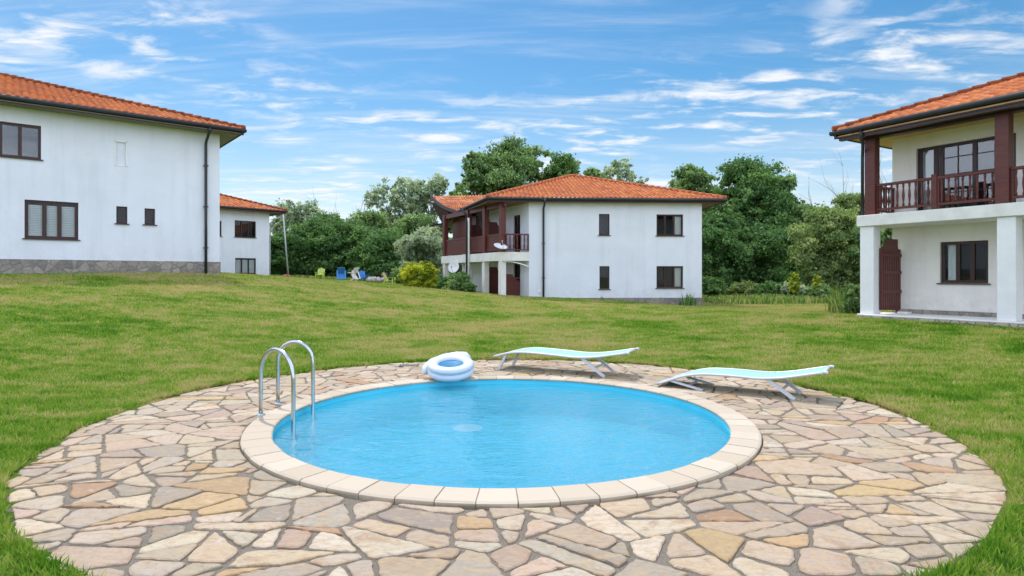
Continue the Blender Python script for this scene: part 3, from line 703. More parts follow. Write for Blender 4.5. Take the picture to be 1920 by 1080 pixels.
# ------------------------------------------------------------------ far-left house
FF = Frame(-18.2, 46, 1.40, (.70, .714))
hf = thing('house', 'small looking white house partly hidden behind the big left house', 'house', FF.o, (.70, .714), 'white houses with tiled roofs')
ZF = FF.at(505, 397, 0)[1]+.05
ops = [FF.rect(440, 414, 480, 445), FF.rect(441, 484, 480, 513), FF.rect(409, 414, 415.5, 443)]
m = MB(); wall(m, -16, 0, -1, ZF-.14, 0, ops, .14)
m.add([(0, 0, -1), (0, 11, -1), (0, 11, ZF-.14), (0, 0, ZF-.14)], [(0, 1, 2, 3)]); m.add([(-16, 0, -1), (-16, 11, -1), (-16, 11, ZF-.14), (-16, 0, ZF-.14)], [(0, 1, 2, 3)]); m.add([(0, 11, -1), (-16, 11, -1), (-16, 11, ZF-.14), (0, 11, ZF-.14)], [(0, 1, 2, 3)])
m.build('wall', 'stucco', hf)
window(hf, ops[0], 0, (.33, .66), fw=.06); window(hf, ops[1], 0, (.33, .66), fw=.06, blind=(0, 1, 2)); window(hf, ops[2], 0, (), fw=.05)
pl = [(-16.75, -.75), (1.0, -.75), (1.0, 12), (-16.75, 12)]
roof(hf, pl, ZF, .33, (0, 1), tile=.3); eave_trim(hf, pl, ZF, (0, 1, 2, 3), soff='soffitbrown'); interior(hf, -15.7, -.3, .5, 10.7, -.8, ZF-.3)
downpipe(hf, [(1.0, -.74, ZF-.08), (.75, -.5, ZF-.25), (.10, .06, ZF-.9), (.09, .08, 2), (.09, .08, -.3)], .05, 'zinc')

# ------------------------------------------------------------------ middle house
uM = (.9986, .0524); FM = Frame(.888, 31.9, .05, uM); MI = FM.M.inverted()
hm = thing('house', 'white house in the middle with dark timber balconies on its left side', 'house', FM.o, uM, 'white houses with tiled roofs')
XW = FM.at(1316, 480, 0)[0]; ZM = 5.50
ops = [FM.rect(1123, 401, 1143, 441), FM.rect(1231, 402, 1281, 442), FM.rect(1124, 499, 1143, 542), FM.rect(1231, 499, 1281, 540)]
d2 = (.476, -.88); F2 = Frame(.888, 31.9, .05, d2); M2 = MI @ F2.M           # balcony side, skewed; x runs towards the camera
BL = 9.2
bx = [(-11.5, 0), (0, 0)]
bl = (MI @ F2.M @ Vector((-8.6, 0, 0))); 
m = MB(); wall(m, 0, XW, -.5, ZM-.14, 0, ops, .14)
m.add([(XW, 0, -.5), (XW, 11.5, -.5), (XW, 11.5, ZM-.14), (XW, 0, ZM-.14)], [(0, 1, 2, 3)])
m.add([(XW, 11.5, -.5), (bl.x, bl.y, -.5), (bl.x, bl.y, ZM-.14), (XW, 11.5, ZM-.14)], [(0, 1, 2, 3)])
mw = MB(M2)
dops = [F2.rect(971, 411, 982, 474), F2.rect(893, 426, 907, 474), F2.rect(967, 503, 981, 551), F2.rect(894, 503, 906, 549)]
SB, ST = 2.29, 2.74      # slab bottom and top, local
dops = [(-1.75, -.95, ST+.02, ST+2.05), (-5.6, -4.6, ST+.02, ST+2.05), (-1.75, -.95, .40, 2.2), (-5.6, -4.6, .75, 2.2)]
wall(mw, -8.6, 0, -.5, ZM-.14, 0, dops, .14)
base = len(m.v); m.v += mw.v; m.f += [tuple(i+base for i in f) for f in mw.f]; m.sm += mw.sm
m.build('wall', 'stucco', hm)
window(hm, ops[0], 0, (), fw=.055); window(hm, ops[1], 0, (.33, .66), fw=.075, curtain=((.68, .96),)); window(hm, ops[2], 0, (), fw=.055); window(hm, ops[3], 0, (.33, .66), fw=.075, curtain=((.66, .96),))
for o_ in dops: window(hm, o_, 0, (.5,), Mx=M2, sill=False, name='balcony_door', curtain=((.05, .45),))
m = MB(); xs = FM.at(1040, 560)[0]; m.box(xs, XW+.025, -.025, 11.52, -.6, .36); m.build('plinth', 'plinth', hm)
def WL(X, Y): v = MI @ Vector((X, Y, 0)); return (v.x, v.y)
plw = [(-1.25, 31.25), (11.15, 31.95), (10.6, 44.5), (2, 48), (-4.9, 42.2)]
pl = [WL(*q) for q in plw]
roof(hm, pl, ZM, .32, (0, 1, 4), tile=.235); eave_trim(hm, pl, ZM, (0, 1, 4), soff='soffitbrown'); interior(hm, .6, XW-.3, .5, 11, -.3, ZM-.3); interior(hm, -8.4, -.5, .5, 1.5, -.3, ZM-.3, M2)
# side wing roof: ridge towards the left, one tiled slope facing us, swept gable edge
def slope(house, A, B, C, D, name, nu=60, nv=12, curve=.0):
    A, B, C, D = [Vector(q) for q in (A, B, C, D)]; V = []; Fq = []; tone = []; ku = 8
    U = nu*ku
    for r in range(nv):
        for e in (0, 1):
            v = (r+e)/nv
            for k in range(U+1):
                u = k/U; top = A.lerp(B, u); bot = D.lerp(C, u); q = top.lerp(bot, v)
                q.z += abs(math.cos(PI*k/ku))**.9*.07 + (.03 if e else 0) - curve*math.sin(PI*v)*(1-u*.6); V.append((q.x, q.y, q.z))
        b = r*2*(U+1)
        for k in range(U): Fq.append((b+k, b+k+1, b+U+1+k+1, b+U+1+k)); tone.append(.1+.8*((math.sin((k//ku)*12.9+r*78.2)*43758.5) % 1))
    return np_mesh(name, np.array(V), np.array(Fq), 'tile', house, np.array(tone))
def L3(px, py, Y): v = MI @ Vector(((px-960)/F*Y, Y, EYE-(py-HY)/F*Y)); return v
A = L3(807, 369, 40.5); B = L3(935, 367, 40.8); C = L3(930, 396, 37.2); D = L3(853, 397, 37.6)
wr = slope(hm, A, B, C, D, 'wing_roof', 24, 10, .16)
m = MB(); q = [A.lerp(D, k/10)-Vector((0, 0, .16*math.sin(PI*k/10)-.02)) for k in range(11)]
for k in range(10): m.bar(q[k], q[k+1], .05, .22)
E_ = L3(832, 424, 40.0)
m.build('verge_board', 'darkwood', hm)
m = MB(); dz = Vector((0, 0, .30))
m.add([A-dz, D-dz*1.1, E_, C-dz, B-dz, E_+Vector((2, 1, 0))], [(0, 1, 3, 4), (0, 2, 1), (2, 5, 3, 1)]); m.build('wing_soffit', 'darkwood', hm)
m = MB(); e0 = L3(806, 424, 41.5); m.bar(e0, e0+Vector((1.6, .5, .35)), .5, .10); m.build('lean_to_hood', 'darkwood', hm)
m = MB(); m.tube([L3(853, 399, 37.5), L3(915, 372, 32.2)], .07, 10); m.build('gutter', 'gutter', hm)
# slab with curved front
sl = [(0, .0), (-.0, -.35), (-.12, -.95), (-.35, -1.38), (-.75, -1.52), (-4.2, -1.50), (-8.5, -1.48), (-8.6, 0)]
m = MB(M2); m.prism(sl, SB, ST); m.build('balcony_slab', 'concrete', hm)
m = MB(M2); ys = -1.28
PX = [-.55, -2.52, -4.75, -8.3]
for x in PX: 
    m = MB(M2); m.box(x-.15, x+.15, ys-.14, ys+.14, ST, ZM-.17, .012); m.build('balcony_post', 'brown', hm)
for x in (-.55, -2.52, -4.75, -8.2):
    m = MB(M2); m.box(x-.16, x+.16, ys-.16, ys+.14, -.3, SB, .012); m.build('column', 'concrete', hm)
m = MB(M2); m.box(-8.6, -.2, ys-.06, ys+.06, ZM-.42, ZM-.17); m.build('beam', 'brown', hm)
def plank_panel(x0, x1, z0, z1, y, name):
    m = MB(M2); n = max(3, int((x1-x0)/.12)); wd = (x1-x0)/n
    for i in range(n): m.box(x0+i*wd+.004, x0+(i+1)*wd-.004, y-.015, y+.015, z0, z1)
    m.box(x0, x1, y-.05, y-.017, z1-.09, z1); m.box(x0, x1, y-.045, y-.017, z0+.03, z0+.12); return m.build(name, 'brown', hm)
plank_panel(-2.36, -.72, ST+.08, ST+.98, ys, 'railing'); plank_panel(-4.58, -2.69, ST+.08, ST+.98, ys, 'railing')
plank_panel(-8.4, -4.92, ST+.05, ST+1.02, ys, 'railing'); plank_panel(-8.4, -4.92, ST+.9, ZM-.45, ys+.55, 'side_screen')
def partition(x, z0, z1, parent=hm):
    m = MB(M2); m.plate([(0, 0)]*0 or [(0, 0)], 0, 0) if False else None
    pts = [(-1.2, z0), (-.05, z0), (-.05, z1-.35), (-.25, z1-.33), (-.3, z1-.22), (-.42, z1-.16), (-.48, z1), (-1.2, z1)]
    m.rings([[(x-.02, a, b) for a, b in pts], [(x+.02, a, b) for a, b in pts]], True)
    for zq in (z0+.5, z0+1.1): m.box(x+.022, x+.05, -1.18, -.06, zq, zq+.08)
    return m.build('partition', 'brown', parent)
partition(-2.75, ST, ST+1.75); partition(-2.75, .25, 2.0); partition(-.9, .25, 1.6); partition(-5.0, ST, ST+1.75)
# front railing between the corner post and the wall
pa = Vector((0, 0)); pb = Vector((M2 @ Vector((-.40, -1.34, 0))).xy); tdir = (pb-pa).normalized()
m = MB(); m.bar((*(pa+tdir*.02), ST+.92), (*pb, ST+.92), .07, .07); m.bar((*(pa+tdir*.02), ST+.12), (*pb, ST+.12), .06, .06); m.bar((*(pa+tdir*.05), ST+.10), (*(pa+tdir*.05), ST+.94), .06, .06); rl = m.build('railing', 'brown', hm)
for k in range(7):
    q_ = pa.lerp(pb, (k+.35)/7.4); m = MB(); m.lathe([(.028, ST+.14), (.042, ST+.3), (.025, ST+.45), (.04, ST+.7), (.028, ST+.9)], q_.x, q_.y, 8); m.build('baluster', 'brown', rl)
# awning arc below the slab, pipes
m = MB(); pts = []
for k in range(9): t = k/8; q_ = pa.lerp(pb, t); pts.append((q_.x, q_.y-.03, SB-.02-.30*(1-t)**2))
m.tube(pts, .035, 8); m.build('awning_bracket', 'white', hm)
downpipe(hm, [(x_, y_, z_) for x_, y_, z_ in ((-4.45, -1.95, ZM-.1), (-4.45, -1.58, ZM-.5), (-4.45, -1.56, ZM-.7), (-4.45, -1.56, 0.2))], .05, 'gutter', M2)
downpipe(hm, [(x_, y_, z_) for x_, y_, z_ in ((-4.12, -1.58, ZM-.7), (-4.12, -1.56, ZM-.9), (-4.12, -1.56, 0.2))], .06, 'white', M2)
xp = FM.at(1019, 450, -.09)[0]
downpipe(hm, [(xp+.03, -.72, ZM-.08), (xp+.02, -.66, ZM-.2), (xp, -.15, ZM-.50), (xp, -.10, ZM-.62), (xp, -.10, 2), (xp, -.10, .2)], brackets=(1.4, 3.2))
m = MB(); x_, z_ = FM.at(1012, 546); m.box(x_-.09, x_+.09, -.05, .0, z_-.08, z_+.08, .01); m.build('vent_box', 'white', hm)
def dish(label, pos, aim, r, dx=1.0):
    t = thing('satellite_dish', label, 'satellite dish', pos); a = Vector(aim).normalized()
    Q = a.to_track_quat('Z', 'Y').to_matrix().to_4x4(); m = MB(Q); m.lathe([(.02, -.12*r), (r*.5, -.08*r), (r*.8, .05*r), (r, .18*r), (r, .21*r), (r*.8, .08*r), (.02, -.08*r)], seg=24, cap=True); m.build('reflector', 'white', t)
    m = MB(Q); m.tube([(0, -r*.9, .1*r), (0, -r*.45, r*.7), (0, -.05, r*.95)], .012, 6); m.box(-.03, .03, -.08, -.02, r*.9, r*1.1); m.build('arm', 'zinc', t); return t
v = FM.M @ M2 @ Vector((-5.9, -1.72, 2.02)); dish('round white satellite dish under the balcony slab left of the downpipes', v, (-.35, -.9, .25), .36)
v = FM.M @ M2 @ Vector((-.25, -1.55, 2.98)); dish('white satellite dish seen edge-on at the balcony corner railing', v, (.25, -.45, 1.0), .36)

# ------------------------------------------------------------------ right house
uR = (.509, -.861); FR = Frame(10.81, 18.5, .30, uR)
hr = thing('house', 'white house at the right edge with a turned timber balcony over a terrace', 'house', FR.o, uR, 'white houses with tiled roofs')
WY = 1.21; S0, S1, TF = 2.74, 3.07, .11; ZR = 5.66; XR = 15; CB = 5.36
ops = [FR.rect(1718, 272, 1905, 400, WY), FR.rect(1762, 452, 1853, 531, WY)]
o0 = ops[0]; ops[0] = (o0[0], o0[1], S1+.05, FR.at(1718, 279, WY)[1])
m = MB(); wall(m, 0, XR, -.3, ZR-.14, WY, ops, .16)
m.add([(0, WY, -.3), (0, 12, -.3), (0, 12, ZR-.14), (0, WY, ZR-.14)], [(0, 1, 2, 3)]); m.add([(XR, WY, -.3), (XR, 12, -.3), (XR, 12, ZR-.14), (XR, WY, ZR-.14)], [(0, 1, 2, 3)]); m.add([(0, 12, -.3), (XR, 12, -.3), (XR, 12, ZR-.14), (0, 12, ZR-.14)], [(0, 1, 2, 3)])
m.build('wall', 'cream', hr)
window(hr, ops[0], WY, (.2, .26, .6), fw=.085, sill=False, name='balcony_door', gl='glass2', bars=(2, 3), curtain=((.03, .17),))
window(hr, ops[1], WY, (.36, .66), fw=.085, curtain=((.1, .3),))
m = MB(); m.box(0.01, XR, WY-.03, WY-.0, TF, TF+.13); m.build('skirting', 'plinth', hr)
m = MB(); m.box(-.27, XR, -.27, WY-.002, S0, S1, .012); m.build('balcony_slab', 'concrete', hr)
m = MB(); m.box(-.24, XR, -.30, WY-.002, TF-.045, TF, .012); m.build('terrace', 'concrete', hr)
m = MB(); m.box(-.25, XR, -.34, WY-.05, -.5, TF-.048); m.build('terrace_step', 'step', hr)
for x in (0, 3.48, 7.0):
    m = MB(); m.box(x-.20, x+.20, -.20, .18, TF, S0, .012); m.build('column', 'white', hr)
    m = MB(); m.box(x-.15+(.05 if x == 0 else -.12), x+.15+(.05 if x == 0 else -.12), -.14, .15, S1, CB, .012); m.build('balcony_post', 'brown', hr)
m = MB(); m.box(-.66, XR, -.525, -.37, CB+.02, ZR-.168); m.box(-.25, XR, -.13, .14, CB, ZR-.17); m.build('beam', 'darkwood', hr)
pl = [(-.80, -.62), (XR+.7, -.62), (XR+.7, 12.6), (-.80, 12.6)]
roof(hr, pl, ZR, .36, (0, 3), tile=.25, course=.36); eave_trim(hr, pl, ZR, (0, 3), soff='pine'); interior(hr, .3, XR-.3, WY+.55, 11.7, -.1, ZR-.3)
downpipe(hr, [(.05, -.60, ZR-.08), (.05, -.57, ZR-.28), (.0, -.40, ZR-.50), (-.14, -.16, ZR-.66), (-.17, -.12, ZR-.85), (-.17, -.12, S1)], .045)
bal = [(.030, 0), (.030, .08), (.018, .10), (.024, .16), (.036, .30), (.030, .42), (.019, .50), (.024, .56), (.030, .58), (.030, .66)]
def rail_run(x0, x1, y, n, newel=True):
    m = MB(); m.box(x0, x1, y-.045, y+.045, S1+.84, S1+.92, .012); m.box(x0, x1, y-.035, y+.035, S1+.12, S1+.19, .008); m.box(x0, x0+.05, y-.03, y+.03, S1+.03, S1+.90); o = m.build('railing', 'brown', hr)
    for k in range(n):
        x = x0+(x1-x0)*(k+.6)/(n+.2); m = MB(); m.lathe([(r, S1+.185+z) for r, z in bal], x, y, 10); m.build('baluster', 'brown', o)
    return o
rail_run(.19, 1.70, -.01, 9); rail_run(1.84, 3.22, -.01, 8); rail_run(3.52, 6.75, -.01, 20)
m = MB(); m.box(1.70, 1.84, -.08, .06, S1, S1+.99, .012); m.build('newel_post', 'brown', hr)
m = MB(); m.box(.0, .08, .17, WY-.01, S1+.84, S1+.91); m.box(.01, .07, .17, WY-.01, S1+.12, S1+.18); m.box(.012, .068, WY-.07, WY-.012, S1+.02, S1+.90); o = m.build('railing', 'brown', hr)
for k in range(7):
    m = MB(); m.lathe([(r, S1+.175+z) for r, z in bal], .04, .24+k*.14, 8); m.build('baluster', 'brown', o)
# planked terrace partition with shaped top at the end of the terrace
m = MB(); zt = TF+2.26; pts = [(.08, TF+.12), (1.19, TF+.10), (1.19, zt-.30), (1.06, zt-.30), (1.03, zt-.22), (1.03, zt), (.36, zt), (.34, zt-.12), (.27, zt-.22), (.08, zt-.30)]
m.M = Matrix.Translation((.24, 0, 0)); m.rings([[(-.02, a, b) for a, b in pts], [(.02, a, b) for a, b in pts]], True)
for k in range(9): y_ = .10+.119*k; m.box(.021, .030, y_, y_+.095, TF+.14, zt-.33)
for zq in (TF+.62, TF+1.2, TF+1.72): m.box(.021, .055, .09, 1.18, zq, zq+.09)
m.box(-.03, .03, .98, 1.06, TF, TF+.12); m.build('partition', 'brown', hr)
m = MB(); m.box(.45, .75, .60, .85, TF+.001, TF+.07, .012); sb = m.build('paving_slab', 'concrete'); sb.matrix_world = FR.M; tag(sb, 'small pale stone slab lying on the terrace by the timber partition', 'stone slab')

# ------------------------------------------------------------------ lamp pole beside the far house
Yp = 44; x0 = (541-960)/F*Yp; z0 = h1(x0, Yp)
pole = thing('utility_pole', 'thin grey leaning pole standing beside the far left house', 'pole', (x0, Yp, z0-.1))
m = MB(); tp = (531-541)/F*Yp; hh = EYE+(HY-402)/F*Yp-z0+.1; m.tube([(0, 0, 0), (tp, 0, hh)], [.06, .045], 10); m.build('shaft', 'zinc', pole)
m = MB(); m.bar((tp, 0, hh-.15), (tp-.9, .2, hh-.35), .05, .05); m.build('arm', 'zinc', pole)
m = MB(); m.lathe([(.42, 0), (.36, .12), (.24, .22), (.08, .26)], 0, 0, 12); pp = m.build('clay_mound', 'terracotta'); px_ = (537-960)/F*43.6; pp.location = (px_, 43.6, h1(px_, 43.6)-.05); tag(pp, 'low red-brown earth mound at the foot of the leaning pole', 'mound')

# ------------------------------------------------------------------ garden chairs and fire pit
def chair(label, px, Y, mat, rot, tip=False, py=None):
    x = (px-960)/F*Y; z = h1(x, Y)
    if py is not None: z = max(z, EYE-(py-HY)/F*Y)
    t = thing('garden_chair', label, 'garden chair', (x, Y, z), (math.cos(R(rot)), math.sin(R(rot))), 'slatted plastic garden chairs')
    T = Matrix.Identity(4)
    if tip: T = Matrix.Translation((0, 0, .28)) @ Matrix.Rotation(R(tip), 4, 'X')
    t.scale = (.86, .86, .86)
    m = MB(T); m.bar((0, -.30, .38), (0, .28, .26), .56, .035); m.build('seat', mat, t)
    m = MB(T)
    for i in range(5):
        xx = (i-2)*.115; hgt = 1.0-.05*abs(i-2); m.bar((xx, .24, .26), (xx*1.12, .56, hgt), .105, .022, (0, 1, 0))
    m.bar((-.27, .36, .55), (.27, .36, .55), .03, .07); m.build('backrest', mat, t)
    for s_ in (-1, 1):
        m = MB(T); m.bar((s_*.33, -.34, .575), (s_*.33, .44, .555), .11, .03); m.build('armrest', mat, t)
        m = MB(T); m.bar((s_*.31, -.27, 0), (s_*.31, -.27, .56), .04, .09, (0, 1, 0)); m.build('leg', mat, t)
        m = MB(T); m.bar((s_*.30, .50, 0), (s_*.30, .28, .5), .04, .08, (0, 1, 0)); m.build('leg', mat, t)
chair('lime green garden chair facing the lawn, farthest left', 600, 47, 'lime', 4, py=527)
chair('blue garden chair lying tipped over on the grass', 640, 46, 'blue', 15, 72, py=531)
chair('white garden chair tipped forward beside the blue one', 660, 46.5, 'paleplastic', 60, 66, py=533)
chair('upright blue garden chair behind the tipped chairs', 683, 49, 'blue', 40, py=531)
chair('dark purple garden chair behind the fire pit', 722, 50, 'purple', 20, py=532)
chair('lime green garden chair seen from its side by the yellow shrub', 732, 41.5, 'lime', 82, py=535)
fp = thing('fire_pit', 'low round ring of grey rocks between the garden chairs', 'fire pit', ((708-960)/F*47, 47, max(h1((708-960)/F*47, 47), EYE-(534-HY)/F*47)))
for k in range(11):
    a = 2*PI*k/11; m = MB(); rr_ = random.uniform(.2, .28); rs = []
    for j in range(5):
        zf = j/4; r_ = rr_*math.sin(PI*(.15+.75*zf))
        rs.append([(.62*math.cos(a)+r_*math.cos(q)*random.uniform(.85, 1.15), .62*math.sin(a)+r_*math.sin(q)*random.uniform(.85, 1.15), zf*rr_*1.7) for q in [2*PI*i/8 for i in range(8)]])
    m.rings(rs, True, False, False); m.build('rock', 'rock', fp)

m = MB(); m.box(-.28, .28, -.16, .16, -.03, .07, .03); ps = m.build('flat_rock', 'rock'); ps.location = ((828-960)/F*36, 36, h1((828-960)/F*36, 36)); tag(ps, 'pale flat rock on the grass between the yellow shrub and the house', 'rock')
# ------------------------------------------------------------------ trees and shrubs
def leaves(C, rad, n, size, squash=.75, up=.35, elong=1.7):
    """n leaf rhombi scattered through the clumps C (k,3) with radii rad"""
    k = len(C); wts = rad**2; idx = rng.choice(k, n, p=wts/wts.sum())
    sq = np.stack([rng.uniform(.75, 1.3, k), rng.uniform(.75, 1.3, k), squash*rng.uniform(.6, 1.1, k)], 1)
    K = max(40, n//34); si = rng.choice(k, K, p=wts/wts.sum()); sdv = rng.normal(size=(K, 3)); sdv /= np.linalg.norm(sdv, axis=1)[:, None]   # twig tufts on each bough
    sr = rng.random(K)**.45*(1+np.abs(rng.normal(0, .22, K))); SC = C[si]+sdv*(sr*rad[si])[:, None]*sq[si]; stone_ = rng.random(K)
    ti = rng.integers(0, K, n); idx = si[ti]; P = SC[ti]+rng.normal(size=(n, 3))*(rad[idx]*rng.uniform(.12, .30, K)[ti])[:, None]*np.array([1, 1, .75])
    d = P-C[idx]; d /= np.linalg.norm(d, axis=1)[:, None]+1e-9
    nrm = rng.normal(size=(n, 3))*.8+d*.7+np.array([0, 0, up]); nrm /= np.linalg.norm(nrm, axis=1)[:, None]
    t = np.cross(nrm, rng.normal(size=(n, 3))); t /= np.linalg.norm(t, axis=1)[:, None]+1e-9; b = np.cross(nrm, t)
    s = size*rng.uniform(.6, 1.35, n)[:, None]
    V = np.stack([P-t*s*elong*.5, P+b*s*.5, P+t*s*elong*.5, P-b*s*.5], 1).reshape(-1, 3)
    tone = np.clip(rng.normal(.45, .15, n)+(rng.random(k)[idx]-.5)*.6+(stone_[ti]-.5)*.4, 0, 1)
    return V, np.arange(4*n).reshape(-1, 4), tone
def tree(name, label, cat, px, Y, top, wpx, mat, cb=.2, n=9000, size=.22, clumps=36, crad=.17, bark='bark', group=None, depth=None, lean=0, airy=False, taper=.55, elong=1.7, squash=.75):
    if not airy: clumps = int(clumps*2.2); crad *= .72; n = int(n*1.4)
    else: clumps = int(clumps*2.4); crad *= .62; n = int(n*1.3)
    X = (px-960)/F*Y; zb = h1(X, Y); H = EYE+(HY-top)/F*Y-zb; W = wpx*Y/F*1.06
    t = thing(name, label, cat, (X, Y, zb), group=group)
    cz0 = H*cb; ch = H-cz0; Cs = []
    for i in range(clumps):
        z = rng.random()**.9; rr_ = math.sin(PI*min(1, .12+.88*z)**(1.0 if not airy else .9))**.55 if taper else 1
        prof = (math.sin(PI*(.10+.86*z)))**(taper*(.6 if airy else 1))
        a = rng.random()*2*PI; q = rng.random()**.42*prof*rng.uniform(.72, 1.14)*(1-crad*(.5 if airy else .9))
        Cs.append((W/2*q*math.cos(a)+lean*z*W, (depth or W)/2*q*math.sin(a), cz0+ch*(.06+z*(.94-crad*.75))))
    C = np.array(Cs); rad = W*crad*rng.uniform(.45, 1.45, clumps); rad = np.minimum(rad, H*.28)
    V, Fq, tone = leaves(C, rad, int(n*2.2), size*.62, squash*(1.75 if airy else 1), elong=elong)
    V[:, 2] = np.maximum(V[:, 2], .02); V[:, 2] *= H/np.percentile(V[:, 2], 99.6)
    np_mesh('crown', V, Fq, mat, t, tone)
    if cb > .02 or airy:
        m = MB(); r0 = max(.05, H*.018); m.tube([(0, 0, -.1), (.02*H*lean, 0, H*.3), (lean*W*.4, .02*H, H*.6), (lean*W*.8, 0, H*.9)], [r0, r0*.8, r0*.5, r0*.12], 8)
        for i in rng.choice(clumps, min(clumps, 16), replace=False):
            c = Vector(C[i]); s_ = Vector((lean*W*.3*c.z/H, 0, min(c.z*.62, H*.6))); md = s_.lerp(c, .5)+Vector((0, 0, .05*H)); m.tube([s_, md, c], [r0*.42, r0*.28, r0*.08], 5)
        m.build('trunk', bark, t)
    return t
def bare_tree(label, px, Y, top, wpx, n=7):
    X = (px-960)/F*Y; zb = h1(X, Y); H = EYE+(HY-top)/F*Y-zb; W = wpx*Y/F; t = thing('bare_tree', label, 'bare tree', (X, Y, zb), group='bare dead trees at the back')
    m = MB()
    def br(p, d, l, r, lev):
        pts = [p]; q = p.copy(); dd = d.copy()
        for k in range(4):
            dd = (dd+Vector(rng.normal(0, .16, 3))+Vector((0, 0, .06))).normalized(); q = q+dd*l/4; pts.append(q.copy())
        m.tube(pts, [r, r*.85, r*.65, r*.45, r*.25], 5)
        if lev > 0:
            for k in range(4 if lev > 1 else 3):
                i = random.randint(1, 4); v = Vector(rng.normal(0, 1, 3)); v.z = abs(v.z)*.8+.5; br(pts[i], (dd+v*.55).normalized(), l*random.uniform(.4, .65), r*.45, lev-1)
    for k in range(3):
        a = rng.random()*6.28; br(Vector((0, 0, 0)), Vector((W/H*.35*math.cos(a), W/H*.35*math.sin(a), 1)).normalized(), H*.68, .085, 2)
    m.build('branches', 'palebark', t); return t
G1 = 'dense trees behind the garden chairs'; G2 = 'tall trees behind the middle house'; G3 = 'trees between the middle and right houses'
T = tree
# left background
T('tree', 'airy grey-green tree just right of the far left house roof', 'tree', 562, 60, 380, 110, 'leaf_grey', .2, 8000, .22, 40, .15, group=G1, airy=True)
T('tree', 'dark bushy tree directly behind the leaning pole', 'tree', 525, 54, 440, 80, 'leaf_dark', .0, 8000, .20, 30, .2, group=G1)
T('tree', 'dark bushy tree behind the lime chair on the left', 'tree', 590, 55, 412, 110, 'leaf_dark', .0, 11000, .20, 40, .18, group=G1)
T('tree', 'dark tree with a ragged top left of the bare branches', 'tree', 612, 62, 402, 85, 'leaf_mid', .1, 8000, .22, 36, .15, group=G1)
T('tree', 'dark tree below the bare branches behind the blue chairs', 'tree', 652, 56, 418, 110, 'leaf_dark', .0, 11000, .20, 40, .18, group=G1)
T('tree', 'tree with a pointed top right of the bare branches', 'tree', 692, 60, 398, 95, 'leaf_mid', .05, 9000, .22, 36, .15, group=G1)
T('tree', 'dark low tree behind the purple chair', 'tree', 716, 54, 432, 110, 'leaf_dark', .0, 11000, .20, 40, .18, group=G1)
T('tree', 'loose pale tree with thin leaning limbs, left of its taller twin', 'tree', 748, 66, 338, 120, 'leaf_grey', .25, 8000, .24, 46, .13, 'palebark', group=G1, airy=True)
T('tree', 'loose pale tree with drooping leaves beside the wing roof', 'tree', 808, 64, 332, 95, 'leaf_grey', .2, 7500, .24, 44, .14, 'palebark', group=G1, airy=True)
T('tree', 'mid green tree filling behind the silvery one', 'tree', 775, 60, 405, 110, 'leaf_mid', .0, 10000, .22, 36, .18, group=G1)
T('tree', 'silvery grey-green tree left of the timber balconies', 'tree', 795, 50, 430, 105, 'leaf_grey', .0, 9000, .19, 40, .17, group=G1, elong=2.6)
bare_tree('bare grey tree with curved limbs above the dark trees', 640, 61, 372, 60); bare_tree('bare grey tree with upright twigs left of the pale loose tree', 668, 62, 378, 40)
# behind the middle house
T('tree', 'tall tree with a rounded top left of the main crown over the house', 'tree', 893, 62, 288, 75, 'leaf_mid', .2, 9000, .25, 36, .17, group=G2)
T('tree', 'tallest broad green tree crowning the middle house roof', 'tree', 950, 64, 268, 135, 'leaf_mid', .2, 15000, .26, 50, .16, group=G2)
T('tree', 'tall green tree right of the tallest crown', 'tree', 1003, 66, 276, 90, 'leaf_mid', .2, 9000, .26, 36, .17, group=G2)
T('tree', 'round dark green tree behind the roof ridge', 'tree', 1060, 64, 291, 85, 'leaf_dark', .2, 9000, .25, 36, .17, group=G2)
T('tree', 'green tree low at the left end of the roof', 'tree', 862, 58, 345, 60, 'leaf_mid', .1, 6000, .22, 30, .17, group=G2)
T('tree', 'airy grey tree with gaps right of the roof ridge', 'tree', 1160, 68, 300, 96, 'leaf_grey', .25, 6500, .22, 46, .13, group=G2, airy=True)
T('tree', 'low green tree beside the airy grey one', 'tree', 1112, 66, 318, 60, 'leaf_mid', .2, 5000, .25, 30, .17, group=G2)
# between middle and right houses
T('tree', 'spreading green tree over the right end of the middle roof', 'tree', 1300, 56, 314, 110, 'leaf_mid', .15, 11000, .25, 44, .15, group=G3)
T('tree', 'largest broad green tree right of the middle house', 'tree', 1398, 52, 306, 165, 'leaf_dark', .12, 19000, .24, 60, .15, group=G3)
T('tree', 'green tree on the right flank of the largest one', 'tree', 1462, 55, 332, 80, 'leaf_mid', .18, 8000, .22, 36, .15, group=G3)
T('tree', 'dense dark tree touching the middle house corner', 'tree', 1350, 47, 400, 110, 'leaf_dark', .0, 12000, .20, 44, .18, group=G3)
T('tree', 'lower dark tree under the largest crown', 'tree', 1430, 48, 425, 130, 'leaf_dark', .0, 13000, .20, 44, .18, group=G3)
T('tree', 'bushy olive tree left of the right house column', 'tree', 1555, 42, 392, 120, 'leaf_olive', .0, 13000, .17, 50, .16, group=G3)
T('tree', 'light green rounded tree behind the olive one', 'tree', 1598, 50, 364, 95, 'leaf_olive', .1, 9000, .2, 40, .16, group=G3)
T('tree', 'green tree seen through the terrace opening', 'tree', 1650, 40, 405, 110, 'leaf_mid', .0, 11000, .17, 40, .17, group=G3)
T('tree', 'small dark tree between the largest crown and the olive tree', 'tree', 1502, 50, 388, 115, 'leaf_mid', .0, 9000, .2, 40, .17, group=G3)
bare_tree('bare thin tree above the olive tree', 1549, 52, 342, 36); bare_tree('bare thin tree seen through the balcony posts', 1658, 62, 285, 22)
